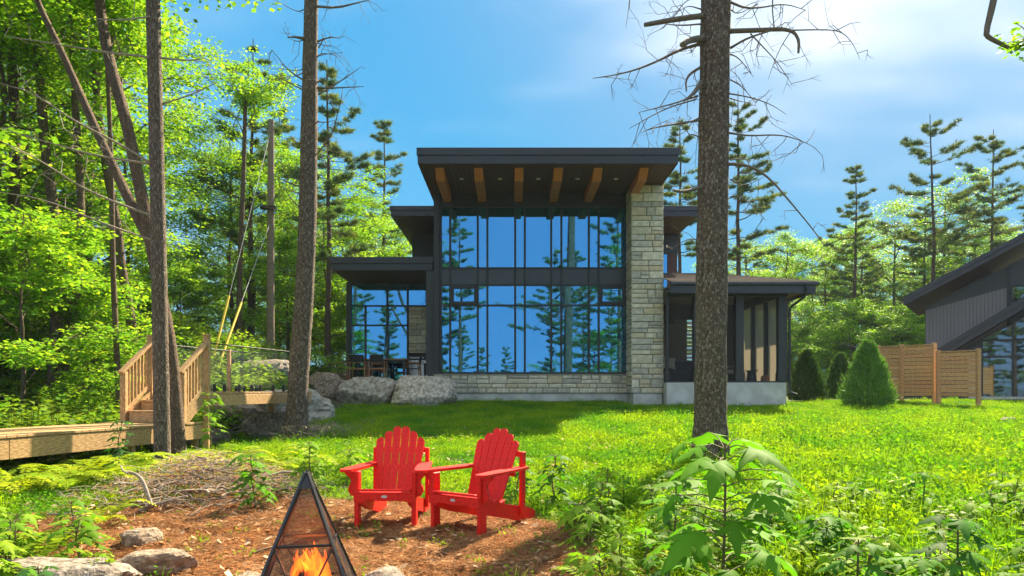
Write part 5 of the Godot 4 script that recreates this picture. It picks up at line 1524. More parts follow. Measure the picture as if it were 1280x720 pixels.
	# --- pines that stand out against the sky
	for q in [[5, "tall pine with layered limbs behind the utility pole", 313, 30.0, 0.80, 1.0], [4, "dark pine just left of the terrace roof, its trunk beside the tall bare trunk", 411, 27.0, 0.84, 0.4], [0, "slender pine rising above the terrace roof", 476, 38.0, 0.90, 2.2], [4, "pine rising above the roof edge beside the stone pillar", 851, 36.0, 0.93, 0.9], [1, "open pine directly behind the tall bare trunk and porch roof", 922, 34.0, 0.80, 3.3],
			[0, "slim pine behind the porch downspout and clipped cedars", 1066, 40.0, 0.80, 1.4], [3, "spreading pine with crooked limbs above the neighbouring roof", 1170, 40.0, 0.92, 0.6], [3, "pine with level limbs farthest along the neighbouring roof", 1238, 38.0, 0.82, 2.6], [0, "pine standing half out of view over the neighbouring house", 1300, 40.0, 0.85, 4.0]]:
		plant_tree(pines[q[0]], "pine_tree", q[1], (q[2] - 640.0) / FOCAL * q[3], q[3], q[4], q[5], "bark_far", "pine_needle", "pines against the sky")
	# --- woods on the far side of the boardwalk
	var r := RandomNumberGenerator.new()
	r.seed = 99
	var spots := []
	for k in 19:
		for tries in 40:
			var dd := r.randf_range(13.5, 34.0)
			var px := r.randf_range(-170.0, 250.0 if dd > 24.0 else (130.0 if dd > 18.0 else 20.0))
			var x := (px - 640.0) / FOCAL * dd
			var ok := true
			for s in spots:
				if Vector2(s[0] - x, s[1] - dd).length() < 1.9: ok = false
			if ok:
				spots.append([x, dd]); break
	for s in spots:
		var k := r.randi() % 4
		plant_tree(maples[k], "maple_tree", "leafy green broadleaf tree of the woods beyond the boardwalk and bridge", s[0], s[1], r.randf_range(0.85, 1.25), r.randf() * TAU, "bark_far", "maple_leaf", "broadleaf trees of the woods")
	for k in 30:
		var dd := r.randf_range(14.5, 33.0)
		var px := r.randf_range(-120.0, 225.0 if dd > 20.0 else 120.0)
		plant_tree(maples[3], "young_maple", "young leafy tree under the tall trees of the woods", (px - 640.0) / FOCAL * dd, dd, r.randf_range(0.45, 0.85), r.randf() * TAU, "bark_far", "maple_leaf", "young trees under the woods")
	for q in [[-20.0, 31.0, 2], [-12.0, 37.0, 4]]:
		plant_tree(pines[q[2]], "pine_tree", "dark pine standing among the broadleaf trees of the woods", q[0], q[1], 0.9, r.randf() * TAU, "bark_far", "pine_needle", "pines in the woods")
	# trunks that can be told apart in the woods
	for q in [["dark upright trunk at the very edge of the woods", 14, 17.0, [Vector2(8, 500), Vector2(14, 400), Vector2(17, 280), Vector2(19, 150), Vector2(14, 60), Vector2(10, -40)], 0.15], ["bare trunk with a narrow fork beyond the boardwalk", 68, 16.0, [Vector2(62, 505), Vector2(70, 440), Vector2(72, 350), Vector2(70, 280), Vector2(55, 180), Vector2(48, 60), Vector2(45, -30)], 0.14],
			["pale slanting stem growing against the forked trunk", 80, 16.2, [Vector2(68, 470), Vector2(88, 410), Vector2(100, 330), Vector2(102, 250), Vector2(95, 150), Vector2(90, 40)], 0.11], ["thin dark stem standing behind the boardwalk's stair post", 150, 15.0, [Vector2(151, 520), Vector2(146, 440), Vector2(141, 340), Vector2(140, 240), Vector2(136, 120), Vector2(130, 0)], 0.065],
			["dark crooked trunk above the stair handrail", 165, 17.5, [Vector2(173, 460), Vector2(165, 400), Vector2(152, 340), Vector2(147, 280), Vector2(132, 210), Vector2(120, 120), Vector2(114, 0)], 0.12], ["slim straight trunk deep in the woods", 33, 21.0, [Vector2(34, 420), Vector2(33, 320), Vector2(32, 200), Vector2(36, 60)], 0.10], ["bare pine trunk between the utility pole and the stay wires", 300, 26.0, [Vector2(297, 440), Vector2(300, 330), Vector2(305, 200), Vector2(307, 120)], 0.11]]:
		var spec: Array = q[3]
		var pts := []
		for s in spec.size(): pts.append(at(spec[s].x, spec[s].y, q[2]))
		pts[0].y = rise(pts[0].x, q[2]) - 0.2
		var rr: Array = tapers(pts.size() - 1, q[4], q[4] * 0.55)
		var w := big_trunk("woodland_tree", q[0], pts, rr, "bark_brown", int(q[1]))
		for z in 4:
			var m: Vector2 = spec[spec.size() - 2].lerp(spec[spec.size() - 1], R.randf())
			dead_branch(w, [m, m + Vector2(R.randf_range(-30, 30), -20), m + Vector2(R.randf_range(-70, 70), -40)], q[2], R.randf_range(-1, 1), 0.03, 6, "stick_bark")
		top_leaves(w, pts[pts.size() - 1], 2.2, 300 + int(q[1]), 5200)
	# --- mixed trees behind the porch, fence and neighbour
	r.seed = 123
	for k in 30:
		var dd := r.randf_range(42.0, 62.0)
		var px := 905.0 + 400.0 * (k + r.randf()) / 30.0
		var kk := r.randi() % 3
		if r.randf() < 0.6: plant_tree(maples[kk], "maple_tree", "green broadleaf tree in the belt behind porch and neighbouring house", (px - 640.0) / FOCAL * dd, dd, r.randf_range(0.85, 1.15), r.randf() * TAU, "bark_far", "maple_leaf", "broadleaf trees behind the porch")
		else: plant_tree(pines[(kk + k) % 6], "pine_tree", "dark pine in the tree belt behind porch and neighbouring house", (px - 640.0) / FOCAL * dd, dd, r.randf_range(0.55, 0.8), r.randf() * TAU, "bark_far", "pine_needle", "pines behind the porch")
	for q in [[-7.5, 30.0, 1, 0.9], [-9.8, 33.0, 0, 0.95], [-7.2, 36.0, 2, 0.75], [-12.0, 40.0, 0, 0.9], [-8.5, 44.0, 2, 0.8], [-5.5, 42.0, 1, 0.95], [-14.5, 44.0, 1, 1.0], [-10.6, 29.0, 0, 0.8], [-8.6, 28.2, 3, 1.1], [-12.2, 31.5, 2, 0.8], [-9.2, 38.0, 1, 1.0], [-6.6, 33.5, 3, 1.2], [-11.0, 36.0, 3, 1.3], [-13.5, 36.5, 0, 0.9]]:
		plant_tree(maples[q[2]], "maple_tree", "green broadleaf tree behind the footbridge and the terrace", q[0], q[1], q[3], r.randf() * TAU, "bark_far", "maple_leaf", "broadleaf trees behind the terrace")
	# --- the farthest belt of trees, closing the gaps near the horizon
	for k in 44:
		var dd := r.randf_range(62.0, 78.0)
		var px := -60.0 + 1400.0 * (k + r.randf()) / 44.0
		plant_tree(maples[[0, 1, 2][k % 3]], "maple_tree", "hazy green tree in the farthest belt of woods at the horizon", (px - 640.0) / FOCAL * dd, dd, r.randf_range(0.75, 1.0), r.randf() * TAU, "bark_far", "maple_leaf", "farthest belt of trees")
	for k in 26:
		var dd := r.randf_range(36.0, 46.0)
		var px := (915.0 + 260.0 * (k + r.randf()) / 18.0) if k < 18 else (300.0 + 190.0 * (k - 18 + r.randf()) / 8.0)
		plant_tree(maples[3], "young_maple", "low bushy young tree filling the gaps between far trunks", (px - 640.0) / FOCAL * dd, dd, r.randf_range(0.7, 1.1), r.randf() * TAU, "bark_far", "maple_leaf", "young trees between the far trunks")
	# --- trees on the lake side, behind the camera: the windows mirror them
	for q in [[0, 7.7, -5.0, 1.1, "bark_brown"], [1, 5.1, -15.0, 0.9, "bark_brown"], [2, -5.5, -8.0, 0.95, "bark_brown"], [2, -4.4, -14.0, 0.62, "bark_far"], [0, -2.6, -18.0, 0.5, "bark_far"], [0, 8.6, -17.0, 0.7, "bark_far"], [2, 3.4, -20.0, 0.8, "bark_far"], [0, 6.4, -12.0, 0.55, "bark_far"], [2, 0.9, -19.0, 0.33, "bark_far"], [1, -3.9, -6.0, 0.85, "bark_brown"], [3, 3.0, -9.0, 0.8, "bark_brown"], [5, 6.8, -22.0, 0.9, "bark_far"], [4, -0.6, -24.0, 0.6, "bark_far"], [2, -11.5, -13.0, 0.9, "bark_far"], [1, -16.0, -18.0, 0.95, "bark_far"]]:
		plant_tree(pines[q[0]], "pine_tree", "pine on the lake shore mirrored in the windows", q[1], q[2], q[3], q[1] * 1.7, q[4], "pine_needle", "shore pines mirrored in the glass")
	for q in [[3, -5.0, -15.0, 0.9], [3, 7.4, -14.0, 0.9], [1, -13.5, -22.0, 0.8], [1, 4.2, -24.0, 0.8], [3, 1.9, -10.5, 0.62], [1, 6.3, -9.0, 0.8]]:
		plant_tree(maples[q[0]], "maple_tree", "leafy tree on the lake shore mirrored in the windows", q[1], q[2], q[3], q[1], "bark_brown", "maple_leaf", "shore trees mirrored in the glass")
	# --- a tree out of view whose bough hangs in at the top corner
	d = 8.0
	base = ground(6.6, d)
	t = big_trunk("overhanging_tree", "tree whose bare crooked bough hangs in at the top corner of the sky", [base, base + Vector3(0, 1.5, 0), base + Vector3(0.1, 4.0, 0), base + Vector3(0, 7.0, 0), base + Vector3(0.1, 9.0, 0)], [0.2, 0.17, 0.15, 0.12, 0.06], "bark_brown", 19)
	var bm := MB.new()
	var bp := soften([base + Vector3(0, 6.0, 0), at(1300, -80, d), at(1246, -20, d), at(1241, 5, d), at(1232, 42, d), at(1236, 47, d), at(1250, 54, d), at(1261, 60, d)], 1)
	bm.tube(bp, tapers(bp.size() - 1, 0.06, 0.018, 0.7), 8, true, 0.1, R)
	wpart(t, "bough", bm, M["stick_bark"])
	top_leaves(t, at(1292, 45, d), 0.35, 91, 260)
	top_leaves(t, base + Vector3(0.6, 8.5, 0), 2.2, 92, 2500)
	build_cedars()
func crown_for(t: Node3D, p: Vector3, rs: int) -> void:
	var g := gen_pine(rs, 9.0, 0.12, 0.1, 3.4, 14, 2600, 0.27, 0.1)
	for k in 2:
		var o := part(t, ["limb", "crown"][k], g[k], M[["bark_far", "pine_needle"][k]])
		o.global_position = p
func top_leaves(t: Node3D, p: Vector3, wide: float, rs: int, n: int) -> void:
	var r := RandomNumberGenerator.new()
	r.seed = rs
	var wood := MB.new()
	var mb := MB.new()
	var tips := []
	for k in 16:
		var e := p + Vector3(r.randfn(), r.randfn() * 0.55 + 0.1, r.randfn()).limit_length(1.45) * wide * 0.6
		var pts := bent(p, e, 4, wide * 0.05, r)
		wood.tube(pts, tapers(4, 0.02 * minf(1.0, wide), 0.004), 4, false)
		tips.append(pts)
	for k in n / 8:
		var q := along(tips[r.randi() % 16], r.randf_range(0.25, 1.0)) + Vector3(r.randfn(), r.randfn() * 0.6, r.randfn()) * wide * 0.12
		spray(mb, q, Vector3.ZERO, r, 8, wide * 0.11 + 0.06, 0.095 if wide > 1.0 else 0.07, 1.0)
	wpart(t, "twigs", wood, M["stick_bark"])
	wpart(t, "crown", mb, M["maple_leaf"])
func build_cedars() -> void:
	# clipped cone-shaped cedars
	var spec := [["dark cone-shaped cedar nearest the porch corner", 1009, 25.2, 1.72, 0.68, 0.9], ["middle cone-shaped cedar standing back between the other two", 1051, 26.5, 1.65, 0.56, 1.2], ["bright broad cone-shaped cedar beside the board fence", 1085, 21.6, 1.9, 0.78, 2.1]]
	for q in spec:
		var d: float = q[2]
		var g := ground((q[1] - 640.0) / FOCAL * d, d)
		var t := thing("cedar_bush", q[0], "shrub", g, 0.0, "cone-shaped cedars")
		var r := RandomNumberGenerator.new()
		r.seed = int(q[1])
		var h: float = q[3]
		var w: float = q[4]
		var trunk := MB.new()
		trunk.tube([Vector3(0, -0.1, 0), Vector3(0, h * 0.9, 0)], [0.05, 0.01], 7)
		part(t, "trunk", trunk, M["bark_far"])
		var mb := MB.new()
		for k in 11000:
			var y := pow(r.randf(), 1.25)
			var a := r.randf() * TAU
			var lump := 1.0 + 0.42 * N1.get_noise_3d(cos(a) * 26.0, y * 60.0 + int(q[1]), sin(a) * 26.0)
			var rad := w * pow(1.0 - y, 0.62) * minf(1.0, 0.72 + y * 2.2) * lump * pow(r.randf(), 0.3) + r.randfn() * 0.02
			var loose := r.randf() < 0.07
			if loose: rad *= r.randf_range(1.05, 1.2)
			var f: float = q[5] * r.randf_range(0.65, 1.35)
			mb.col = Color(0.062 * f, 0.13 * f, 0.022 * f)
			var dir := Vector3(cos(a) * 0.7 + r.randfn() * 0.3, 0.9 + r.randfn() * 0.25, sin(a) * 0.7 + r.randfn() * 0.3).normalized()
			var up := Vector3(r.randfn(), r.randfn() * 0.4, r.randfn()).cross(dir).normalized()
			mb.leaf(Vector3(cos(a) * rad, 0.03 + y * h, sin(a) * rad), dir, up, r.randf_range(0.06, 0.15) * (1.5 if loose else 1.0), 0.034)
		part(t, "foliage", mb, M["pine_needle"])

# ---------------------------------------------------------------- low plants
func copies(parent: Node, called: String, mesh: Mesh, m: Material, xf: Array, cols: Array) -> MultiMeshInstance3D:
	var mm := MultiMesh.new()
	mm.transform_format = MultiMesh.TRANSFORM_3D
	mm.use_colors = true
	mm.mesh = mesh
	mm.instance_count = xf.size()
	for k in xf.size():
		mm.set_instance_transform(k, xf[k]); mm.set_instance_color(k, cols[k])
	var o := MultiMeshInstance3D.new()
	o.multimesh = mm
	o.material_override = m
	hang(o, called, parent)
	return o
func weed_mesh(rs: int, n: int, h: float, w: float, size: float, blades: int) -> ArrayMesh:
	var r := RandomNumberGenerator.new()
	r.seed = rs
	var mb := MB.new()
	for k in n:
		var a := r.randf() * TAU
		var q := sqrt(r.randf()) * w
		var y := h * r.randf_range(0.15, 1.0) * (1.0 - 0.4 * q / w)
		var f := r.randf_range(0.75, 1.25)
		mb.col = Color(f, f, f * r.randf_range(0.7, 1.2))
		var up := Vector3(r.randfn() * 0.55, 1.0, r.randfn() * 0.55).normalized()
		var d := up.cross(Vector3(r.randfn(), 0.1, r.randfn())).normalized()
		var s := size * r.randf_range(0.6, 1.3)
		mb.leaf(Vector3(cos(a) * q, y, sin(a) * q), d, up, s, s * 0.62)
	for k in blades:
		var a := r.randf() * TAU
		var q := sqrt(r.randf()) * w * 0.8
		mb.col = Color(0.95, 0.95, 0.8)
		var dir := Vector3(r.randfn() * 0.35, 1.0, r.randfn() * 0.35).normalized()
		mb.blade(Vector3(cos(a) * q, 0, sin(a) * q), dir, dir.cross(Vector3(r.randfn(), 0, r.randfn())).normalized(), h * r.randf_range(0.7, 1.3), 0.008)
	return mb.mesh()
func build_plants() -> void:
	var r := RandomNumberGenerator.new()
	r.seed = 2024
	# --- lawn of clover and low weeds
	for kind in 3:
		var mesh := weed_mesh(500 + kind, [16, 20, 20][kind], [0.075, 0.10, 0.15][kind], [0.09, 0.10, 0.08][kind], [0.028, 0.033, 0.030][kind], [8, 4, 5][kind])
		var xf := []
		var cols := []
		for k in [64000, 40000, 26000][kind]:
			var d := 3.0 + 22.0 * pow(r.randf(), 1.25)
			var x := r.randf_range(maxf(-6.8, -0.75 * d), 0.74 * d + 0.6)
			if d > 23.9 and x < 8.7: continue
			if d > 22.4 and x > 3.7 and x < 8.7: continue
			if r.randf() < litter(x, d) * 0.985: continue
			var wild := smoothstep(-4.3, -5.6, x)
			if wild > 0.5 and d > 17.5: continue
			var patch := N1.get_noise_2d(x * 18.0, d * 18.0)
			if r.randf() < clampf(patch * 1.8 - 0.15, 0, 0.6): continue
			var tall := smoothstep(0.0, 3.5, x) * smoothstep(22.0, 12.0, d)
			if kind == 2 and r.randf() > 0.12 + 0.5 * tall + 1.6 * N1.get_noise_2d(x * 22.0 + 40.0, d * 22.0): continue
			var s := r.randf_range(0.7, 1.3) * (0.85 + 0.45 * tall) * (1.25 if kind == 2 else 1.0)
			var b := Basis(Vector3.UP, r.randf() * TAU).scaled(Vector3(s, s * r.randf_range(0.8, 1.25), s))
			xf.append(Transform3D(b, ground(x, d)))
			var f := r.randf_range(0.78, 1.22)
			var yl := clampf(0.5 + N1.get_noise_2d(x * 12.0 + 300.0, d * 12.0) * 1.3 + r.randf_range(-0.25, 0.25), 0, 1)
			var c := Vector3(0.105, 0.30, 0.018).lerp(Vector3(0.285, 0.435, 0.016), yl) * f
			cols.append(Color(c.x, c.y, c.z))
		var o := copies(self, ["lawn", "lawn_clover", "lawn_weeds"][kind], mesh, M["lawn_leaf"], xf, cols)
		o.set_meta("kind", "stuff")
		tag(o, ["short yellow-green grass and clover of the sunny lawn", "round-leaved clover growing all over the lawn", "taller weeds standing up out of the lawn"][kind], "grass")
	# --- undergrowth of the woods
	for kind in 2:
		var mesh := undergrowth_mesh(600 + kind)
		var xf := []
		var cols := []
		for k in 3800:
			var d := 8.6 + 26.0 * pow(r.randf(), 1.3)
			var px := r.randf_range(-140.0, 372.0)
			var x := (px - 640.0) / FOCAL * d
			var q := Vector3(x, 0, -d) - WALK_O
			var across := -(q.x * 0.983 + q.z * 0.185)
			if across > -0.35 and across < 1.6 and d < 20.5: continue
			if across < 0 and d > 9.8: continue
			if across < 0: continue
			if d > 22.5 and x > -7.6: continue
			var s := r.randf_range(0.6, 1.35)
			xf.append(Transform3D(Basis(Vector3.UP, r.randf() * TAU).scaled(Vector3(s, s * r.randf_range(0.8, 1.3), s)), ground(x, d)))
			var f := r.randf_range(0.75, 1.25)
			var c := Vector3(0.11, 0.26, 0.026).lerp(Vector3(0.27, 0.38, 0.024), r.randf()) * f
			cols.append(Color(c.x, c.y, c.z))
		var o := copies(self, ["undergrowth", "undergrowth_shrubs"][kind], mesh, M["maple_leaf"], xf, cols)
		o.set_meta("kind", "stuff")
		tag(o, ["dense leafy undergrowth covering the floor of the woods", "leafy seedlings mixed through the undergrowth of the woods"][kind], "undergrowth")
	# --- broad-leaved weeds crowding the near edge of the lawn
	var bw := undergrowth_mesh(650)
	var wx := []
	var wc := []
	for k in 560:
		var d := r.randf_range(3.0, 8.0)
		var x := r.randf_range(0.1, 0.74 * d + 0.3)
		if k % 4 == 0:
			d = r.randf_range(4.2, 9.2)
			x = r.randf_range(-0.74 * d, -2.6)
		if r.randf() < litter(x, d) * 0.93: continue
		if x > -4.7 and x < -2.3 and d > 6.2 and d < 8.9: continue
		if r.randf() < smoothstep(4.6, 8.0, d) * 0.8: continue
		if N1.get_noise_2d(x * 30.0, d * 30.0 + 20.0) < -0.12: continue
		var s := r.randf_range(0.22, 0.55)
		wx.append(Transform3D(Basis(Vector3.UP, r.randf() * TAU).scaled(Vector3(s, s * r.randf_range(0.8, 1.3), s)), ground(x, d)))
		var c := Vector3(0.10, 0.27, 0.028).lerp(Vector3(0.30, 0.43, 0.024), r.randf()) * r.randf_range(0.8, 1.2)
		wc.append(Color(c.x, c.y, c.z))
	var wo := copies(self, "ground_cover_weeds", bw, M["maple_leaf"], wx, wc)
	wo.set_meta("kind", "stuff")
	tag(wo, "low broad-leaved weeds crowding the near edge of the lawn", "weeds")
	# --- dry needles and leaves on the ground round the fire
	var bits := MB.new()
	var rb := RandomNumberGenerator.new()
	rb.seed = 8
	for k in 26:
		var a := rb.randf() * TAU
		var f := rb.randf_range(0.6, 1.3)
		bits.col = Color(0.95 * f, 0.85 * f, 0.8 * f)
		var dir := Vector3(cos(a), rb.randf_range(-0.05, 0.25), sin(a)).normalized()
		bits.blade(Vector3(rb.randf_range(-0.12, 0.12), rb.randf_range(0.0, 0.02), rb.randf_range(-0.12, 0.12)), dir, dir.cross(Vector3.UP).normalized(), rb.randf_range(0.06, 0.13), 0.0045)
	for k in 3:
		var up := Vector3(rb.randfn() * 0.4, 1, rb.randfn() * 0.4).normalized()
		bits.col = Color(1.15, 1.1, 1.0)
		bits.leaf(Vector3(rb.randf_range(-0.12, 0.12), 0.012, rb.randf_range(-0.12, 0.12)), up.cross(Vector3(rb.randfn(), 0, rb.randfn())).normalized(), up, rb.randf_range(0.03, 0.06), 0.03)
	var bx := []
	var bcols := []
	for k in 26000:
		var d := r.randf_range(2.4, 9.4)
		var x := r.randf_range(-6.6, 3.2)
		if r.randf() > litter(x, d): continue
		bx.append(Transform3D(Basis(Vector3.UP, r.randf() * TAU).scaled(Vector3.ONE * r.randf_range(0.7, 1.3)), ground(x, d) + Vector3(0, 0.004, 0)))
		var c := Vector3(0.40, 0.155, 0.045).lerp(Vector3(0.62, 0.42, 0.23), pow(r.randf(), 2.0)) * r.randf_range(0.3, 1.25)
		bcols.append(Color(c.x, c.y, c.z))
	var lo := copies(self, "needle_litter", bits.mesh(), M["litter_bits"], bx, bcols)
	lo.set_meta("kind", "stuff")
	tag(lo, "fallen orange pine needles and dry leaves round the fire pit", "litter")
	var dl := MB.new()
	for k in 3:
		dl.col = Color(1, 1, 1)
		var up2 := Vector3(rb.randfn() * 0.3, 1, rb.randfn() * 0.3).normalized()
		var dd := up2.cross(Vector3(rb.randfn(), 0, rb.randfn())).normalized()
		dl.leaf(Vector3(k * 0.05 - 0.05, 0.018, rb.randf_range(-0.05, 0.05)), dd, up2, rb.randf_range(0.05, 0.085), rb.randf_range(0.03, 0.055))
	bx = []
	bcols = []
	for k in 5200:
		var d := r.randf_range(2.6, 16.0)
		var x := r.randf_range(-6.6, 0.7 * d)
		var l := litter(x, d)
		if r.randf() > 0.55 * l + 0.10: continue
		bx.append(Transform3D(Basis.from_euler(Vector3(r.randfn() * 0.25, r.randf() * TAU, r.randfn() * 0.25)).scaled(Vector3.ONE * r.randf_range(0.6, 1.25)), ground(x, d) + Vector3(0, 0.006 + 0.05 * (1.0 - l), 0)))
		var c := Vector3(0.34, 0.15, 0.05).lerp(Vector3(0.66, 0.50, 0.33), r.randf()) * r.randf_range(0.45, 1.1)
		bcols.append(Color(c.x, c.y, c.z))
	var dry := copies(self, "dry_leaves", dl.mesh(), M["litter_bits"], bx, bcols)
	dry.set_meta("kind", "stuff")
	tag(dry, "dry curled leaves scattered over needles and lawn", "litter")
	var bush := thing("leafy_bush", "round green bush between the tall trunk and the patio chairs", "shrub", ground(-6.05, 22.9))
	top_leaves(bush, bush.position + Vector3(0, 0.75, 0), 0.95, 555, 2600)
	build_ferns(r)
	build_saplings(r)
func undergrowth_mesh(rs: int) -> ArrayMesh:
	var r := RandomNumberGenerator.new()
	r.seed = rs
	var mb := MB.new()
	for k in 5:
		var a := r.randf() * TAU
		var h := r.randf_range(0.25, 0.62)
		var q := Vector3(cos(a), 0, sin(a)) * r.randf_range(0.02, 0.22)
		mb.col = Color(0.9, 0.55, 0.6)
		mb.tube([q * 0.2, q * 0.7 + Vector3.UP * h * 0.6, q + Vector3.UP * h], [0.006, 0.005, 0.003], 3, false)
		for z in 9:
			var b := r.randf() * TAU
			var f := r.randf_range(0.75, 1.25)
			mb.col = Color(f, f, f)
			var up := Vector3(r.randfn() * 0.35, 1.0, r.randfn() * 0.35).normalized()
			var d := Vector3(cos(b), -0.2, sin(b))
			d = (d - up * d.dot(up)).normalized()
			var s := r.randf_range(0.08, 0.15)
			mb.leaf(q * r.randf_range(0.6, 1.1) + Vector3(cos(b) * 0.05, h * r.randf_range(0.45, 1.05), sin(b) * 0.05), d, up, s, s * 0.75)
	return mb.mesh()
func frond(mb: MB, p: Vector3, a: float, l: float, lift: float, r: RandomNumberGenerator, tint: Vector3) -> void:
	var n := 17
	var prev := p
	var dir := Vector3(cos(a), 0, sin(a))
	var side := Vector3(-sin(a), 0, cos(a))
	for k in range(1, n + 1):
		var t := float(k) / n
		var q := p + dir * l * (t * 0.92) + Vector3.UP * l * (lift * t - (lift * 0.82) * t * t)
		mb.col = Color(tint.x * 0.8, tint.y * 0.7, tint.z * 0.8)
		var ax := (q - prev).normalized()
		var nn := side.cross(ax).normalized()
		mb.quad(prev - side * 0.003, prev + side * 0.003, q + side * 0.003, q - side * 0.003)
		if k > 2:
			var pl := l * 0.235 * pow(sin(PI * clampf(0.12 + 0.88 * t, 0, 1)), 0.75) * (1.0 - 0.25 * t)
			for s in [-1.0, 1.0]:
				var f := r.randf_range(0.8, 1.2)
				mb.col = Color(tint.x * f, tint.y * f, tint.z * f)
				var d: Vector3 = (side * s + ax * 0.35 - nn * 0.12 * s * s + Vector3(r.randfn(), r.randfn(), r.randfn()) * 0.07).normalized()
				mb.leaf(q, d, (nn if nn.y > 0 else -nn), pl, l * 0.055)
		prev = q
func fern(label: String, x: float, d: float, scale: float, rs: int, group: String) -> void:
	var r := RandomNumberGenerator.new()
	r.seed = rs
	var t := thing("fern", label, "fern", ground(x, d), 0.0, group)
	var a0 := r.randf() * TAU
	var n := r.randi_range(7, 9)
	for k in n:
		var mb := MB.new()
		var y := r.randf()
		frond(mb, Vector3.ZERO, a0 + TAU * k / n + r.randf_range(-0.25, 0.25), scale * r.randf_range(0.45, 0.72), r.randf_range(0.9, 1.5), r, Vector3(0.19, 0.34, 0.02).lerp(Vector3(0.38, 0.45, 0.02), y))
		part(t, "frond", mb, M["fern_leaf"])
func build_ferns(r: RandomNumberGenerator) -> void:
	var k := 0
	for q in [[-4.2, 9.4], [-4.55, 9.15], [-4.9, 9.0], [-5.2, 8.75], [-5.35, 9.4], [-3.95, 9.7], [-4.4, 9.9], [-3.7, 9.25], [-5.5, 8.2], [-3.4, 9.9], [-4.05, 8.9], [-3.2, 9.35], [-4.75, 8.5], [-5.0, 8.1], [-4.3, 8.55], [-2.75, 9.2], [-2.4, 9.5], [-5.6, 7.6], [-3.55, 8.75], [-5.75, 8.9]]:
		fern("bright green fern in the strip between boardwalk and brush pile", q[0], q[1], r.randf_range(1.0, 1.35), 700 + k, "ferns along the boardwalk")
		k += 1
	fern("large yellow-green fern beside the flat pale rock", -2.52, 4.15, 0.95, 760, "")
	fern("small fern among the needles between chairs and maple sapling", 0.55, 4.75, 0.62, 761, "")
	fern("yellow-green fern under the maple sapling's lowest leaves", 0.42, 3.75, 0.6, 762, "")
	fern("yellow fern just beside the bare patch below the sapling", 1.85, 4.05, 0.6, 763, "")
	fern("small yellow fern at the sunny edge of the needles behind the sapling", 1.25, 5.3, 0.7, 764, "")
	fern("fern at the edge of the picture beside the dark twig", -3.35, 4.9, 0.9, 765, "")
	fern("yellow-green fern behind the flat pale rock at the picture's edge", -3.6, 5.4, 0.95, 766, "")
	fern("fern between the brush pile and the small grey stone", -3.75, 6.6, 0.7, 767, "")
# maple leaf with five toothed lobes, folded along its veins
func maple_leaf_mesh(rs: int, droop: float) -> ArrayMesh:
	var r := RandomNumberGenerator.new()
	r.seed = rs
	var half := [Vector2(0.0, 0.0), Vector2(0.12, -0.11), Vector2(0.36, -0.09), Vector2(0.23, 0.07), Vector2(0.42, 0.12), Vector2(0.68, 0.33), Vector2(0.43, 0.30), Vector2(0.35, 0.38), Vector2(0.15, 0.33), Vector2(0.26, 0.60), Vector2(0.15, 0.63), Vector2(0.12, 0.80), Vector2(0.0, 1.08)]
	var mb := MB.new()
	var lift := func(p: Vector2) -> Vector3:
		var q := p.length()
		return Vector3(p.x, -absf(p.x) * 0.22 - droop * q * q * 0.45 + 0.035 * sin(p.x * 13.0) * sin(p.y * 11.0), -p.y)
	for s in [1.0, -1.0]:
		var out := []
		for p in half: out.append(lift.call(Vector2(p.x * s, p.y) * (1.0 + r.randf_range(-0.04, 0.04) * (1.0 if p.x > 0 else 0.0))))
		var spine := [Vector3.ZERO, lift.call(Vector2(0, 0.22)), lift.call(Vector2(0, 0.45)), lift.call(Vector2(0, 0.7)), out[12]]
		# fan between the midrib and the toothed edge
		var link := [[0, 1], [0, 2], [0, 3], [1, 4], [1, 5], [1, 6], [1, 7], [2, 8], [2, 9], [3, 10], [3, 11], [4, 12]]
		var last := 0
		for k in range(1, link.size()):
			var sp: int = link[k][0]
			var a: Vector3 = out[link[k - 1][1]]
			var b: Vector3 = out[link[k][1]]
			var f := 1.0
			mb.col = Color(f, f, f)
			smooth_tri(mb, [spine[last], a, b] if s > 0 else [spine[last], b, a], droop)
			if sp != last:
				smooth_tri(mb, [spine[last], b, spine[sp]] if s > 0 else [spine[last], spine[sp], b], droop)
				last = sp
	return mb.mesh()
func smooth_tri(mb: MB, p: Array, droop: float) -> void:
	var k := mb.v.size()
	for q: Vector3 in p:
		var sx := 0.22 * tanh(q.x * 9.0)
		mb.col = Color(1.3, 1.25, 1.3) if absf(q.x) < 0.001 else Color(0.95, 0.95, 0.95)
		mb.vert(q, Vector3(sx + droop * 0.9 * q.x, 1.0, droop * 0.9 * q.z + 0.12 * sin(q.x * 26.0)).normalized())
	mb.i.append(k); mb.i.append(k + 2); mb.i.append(k + 1)
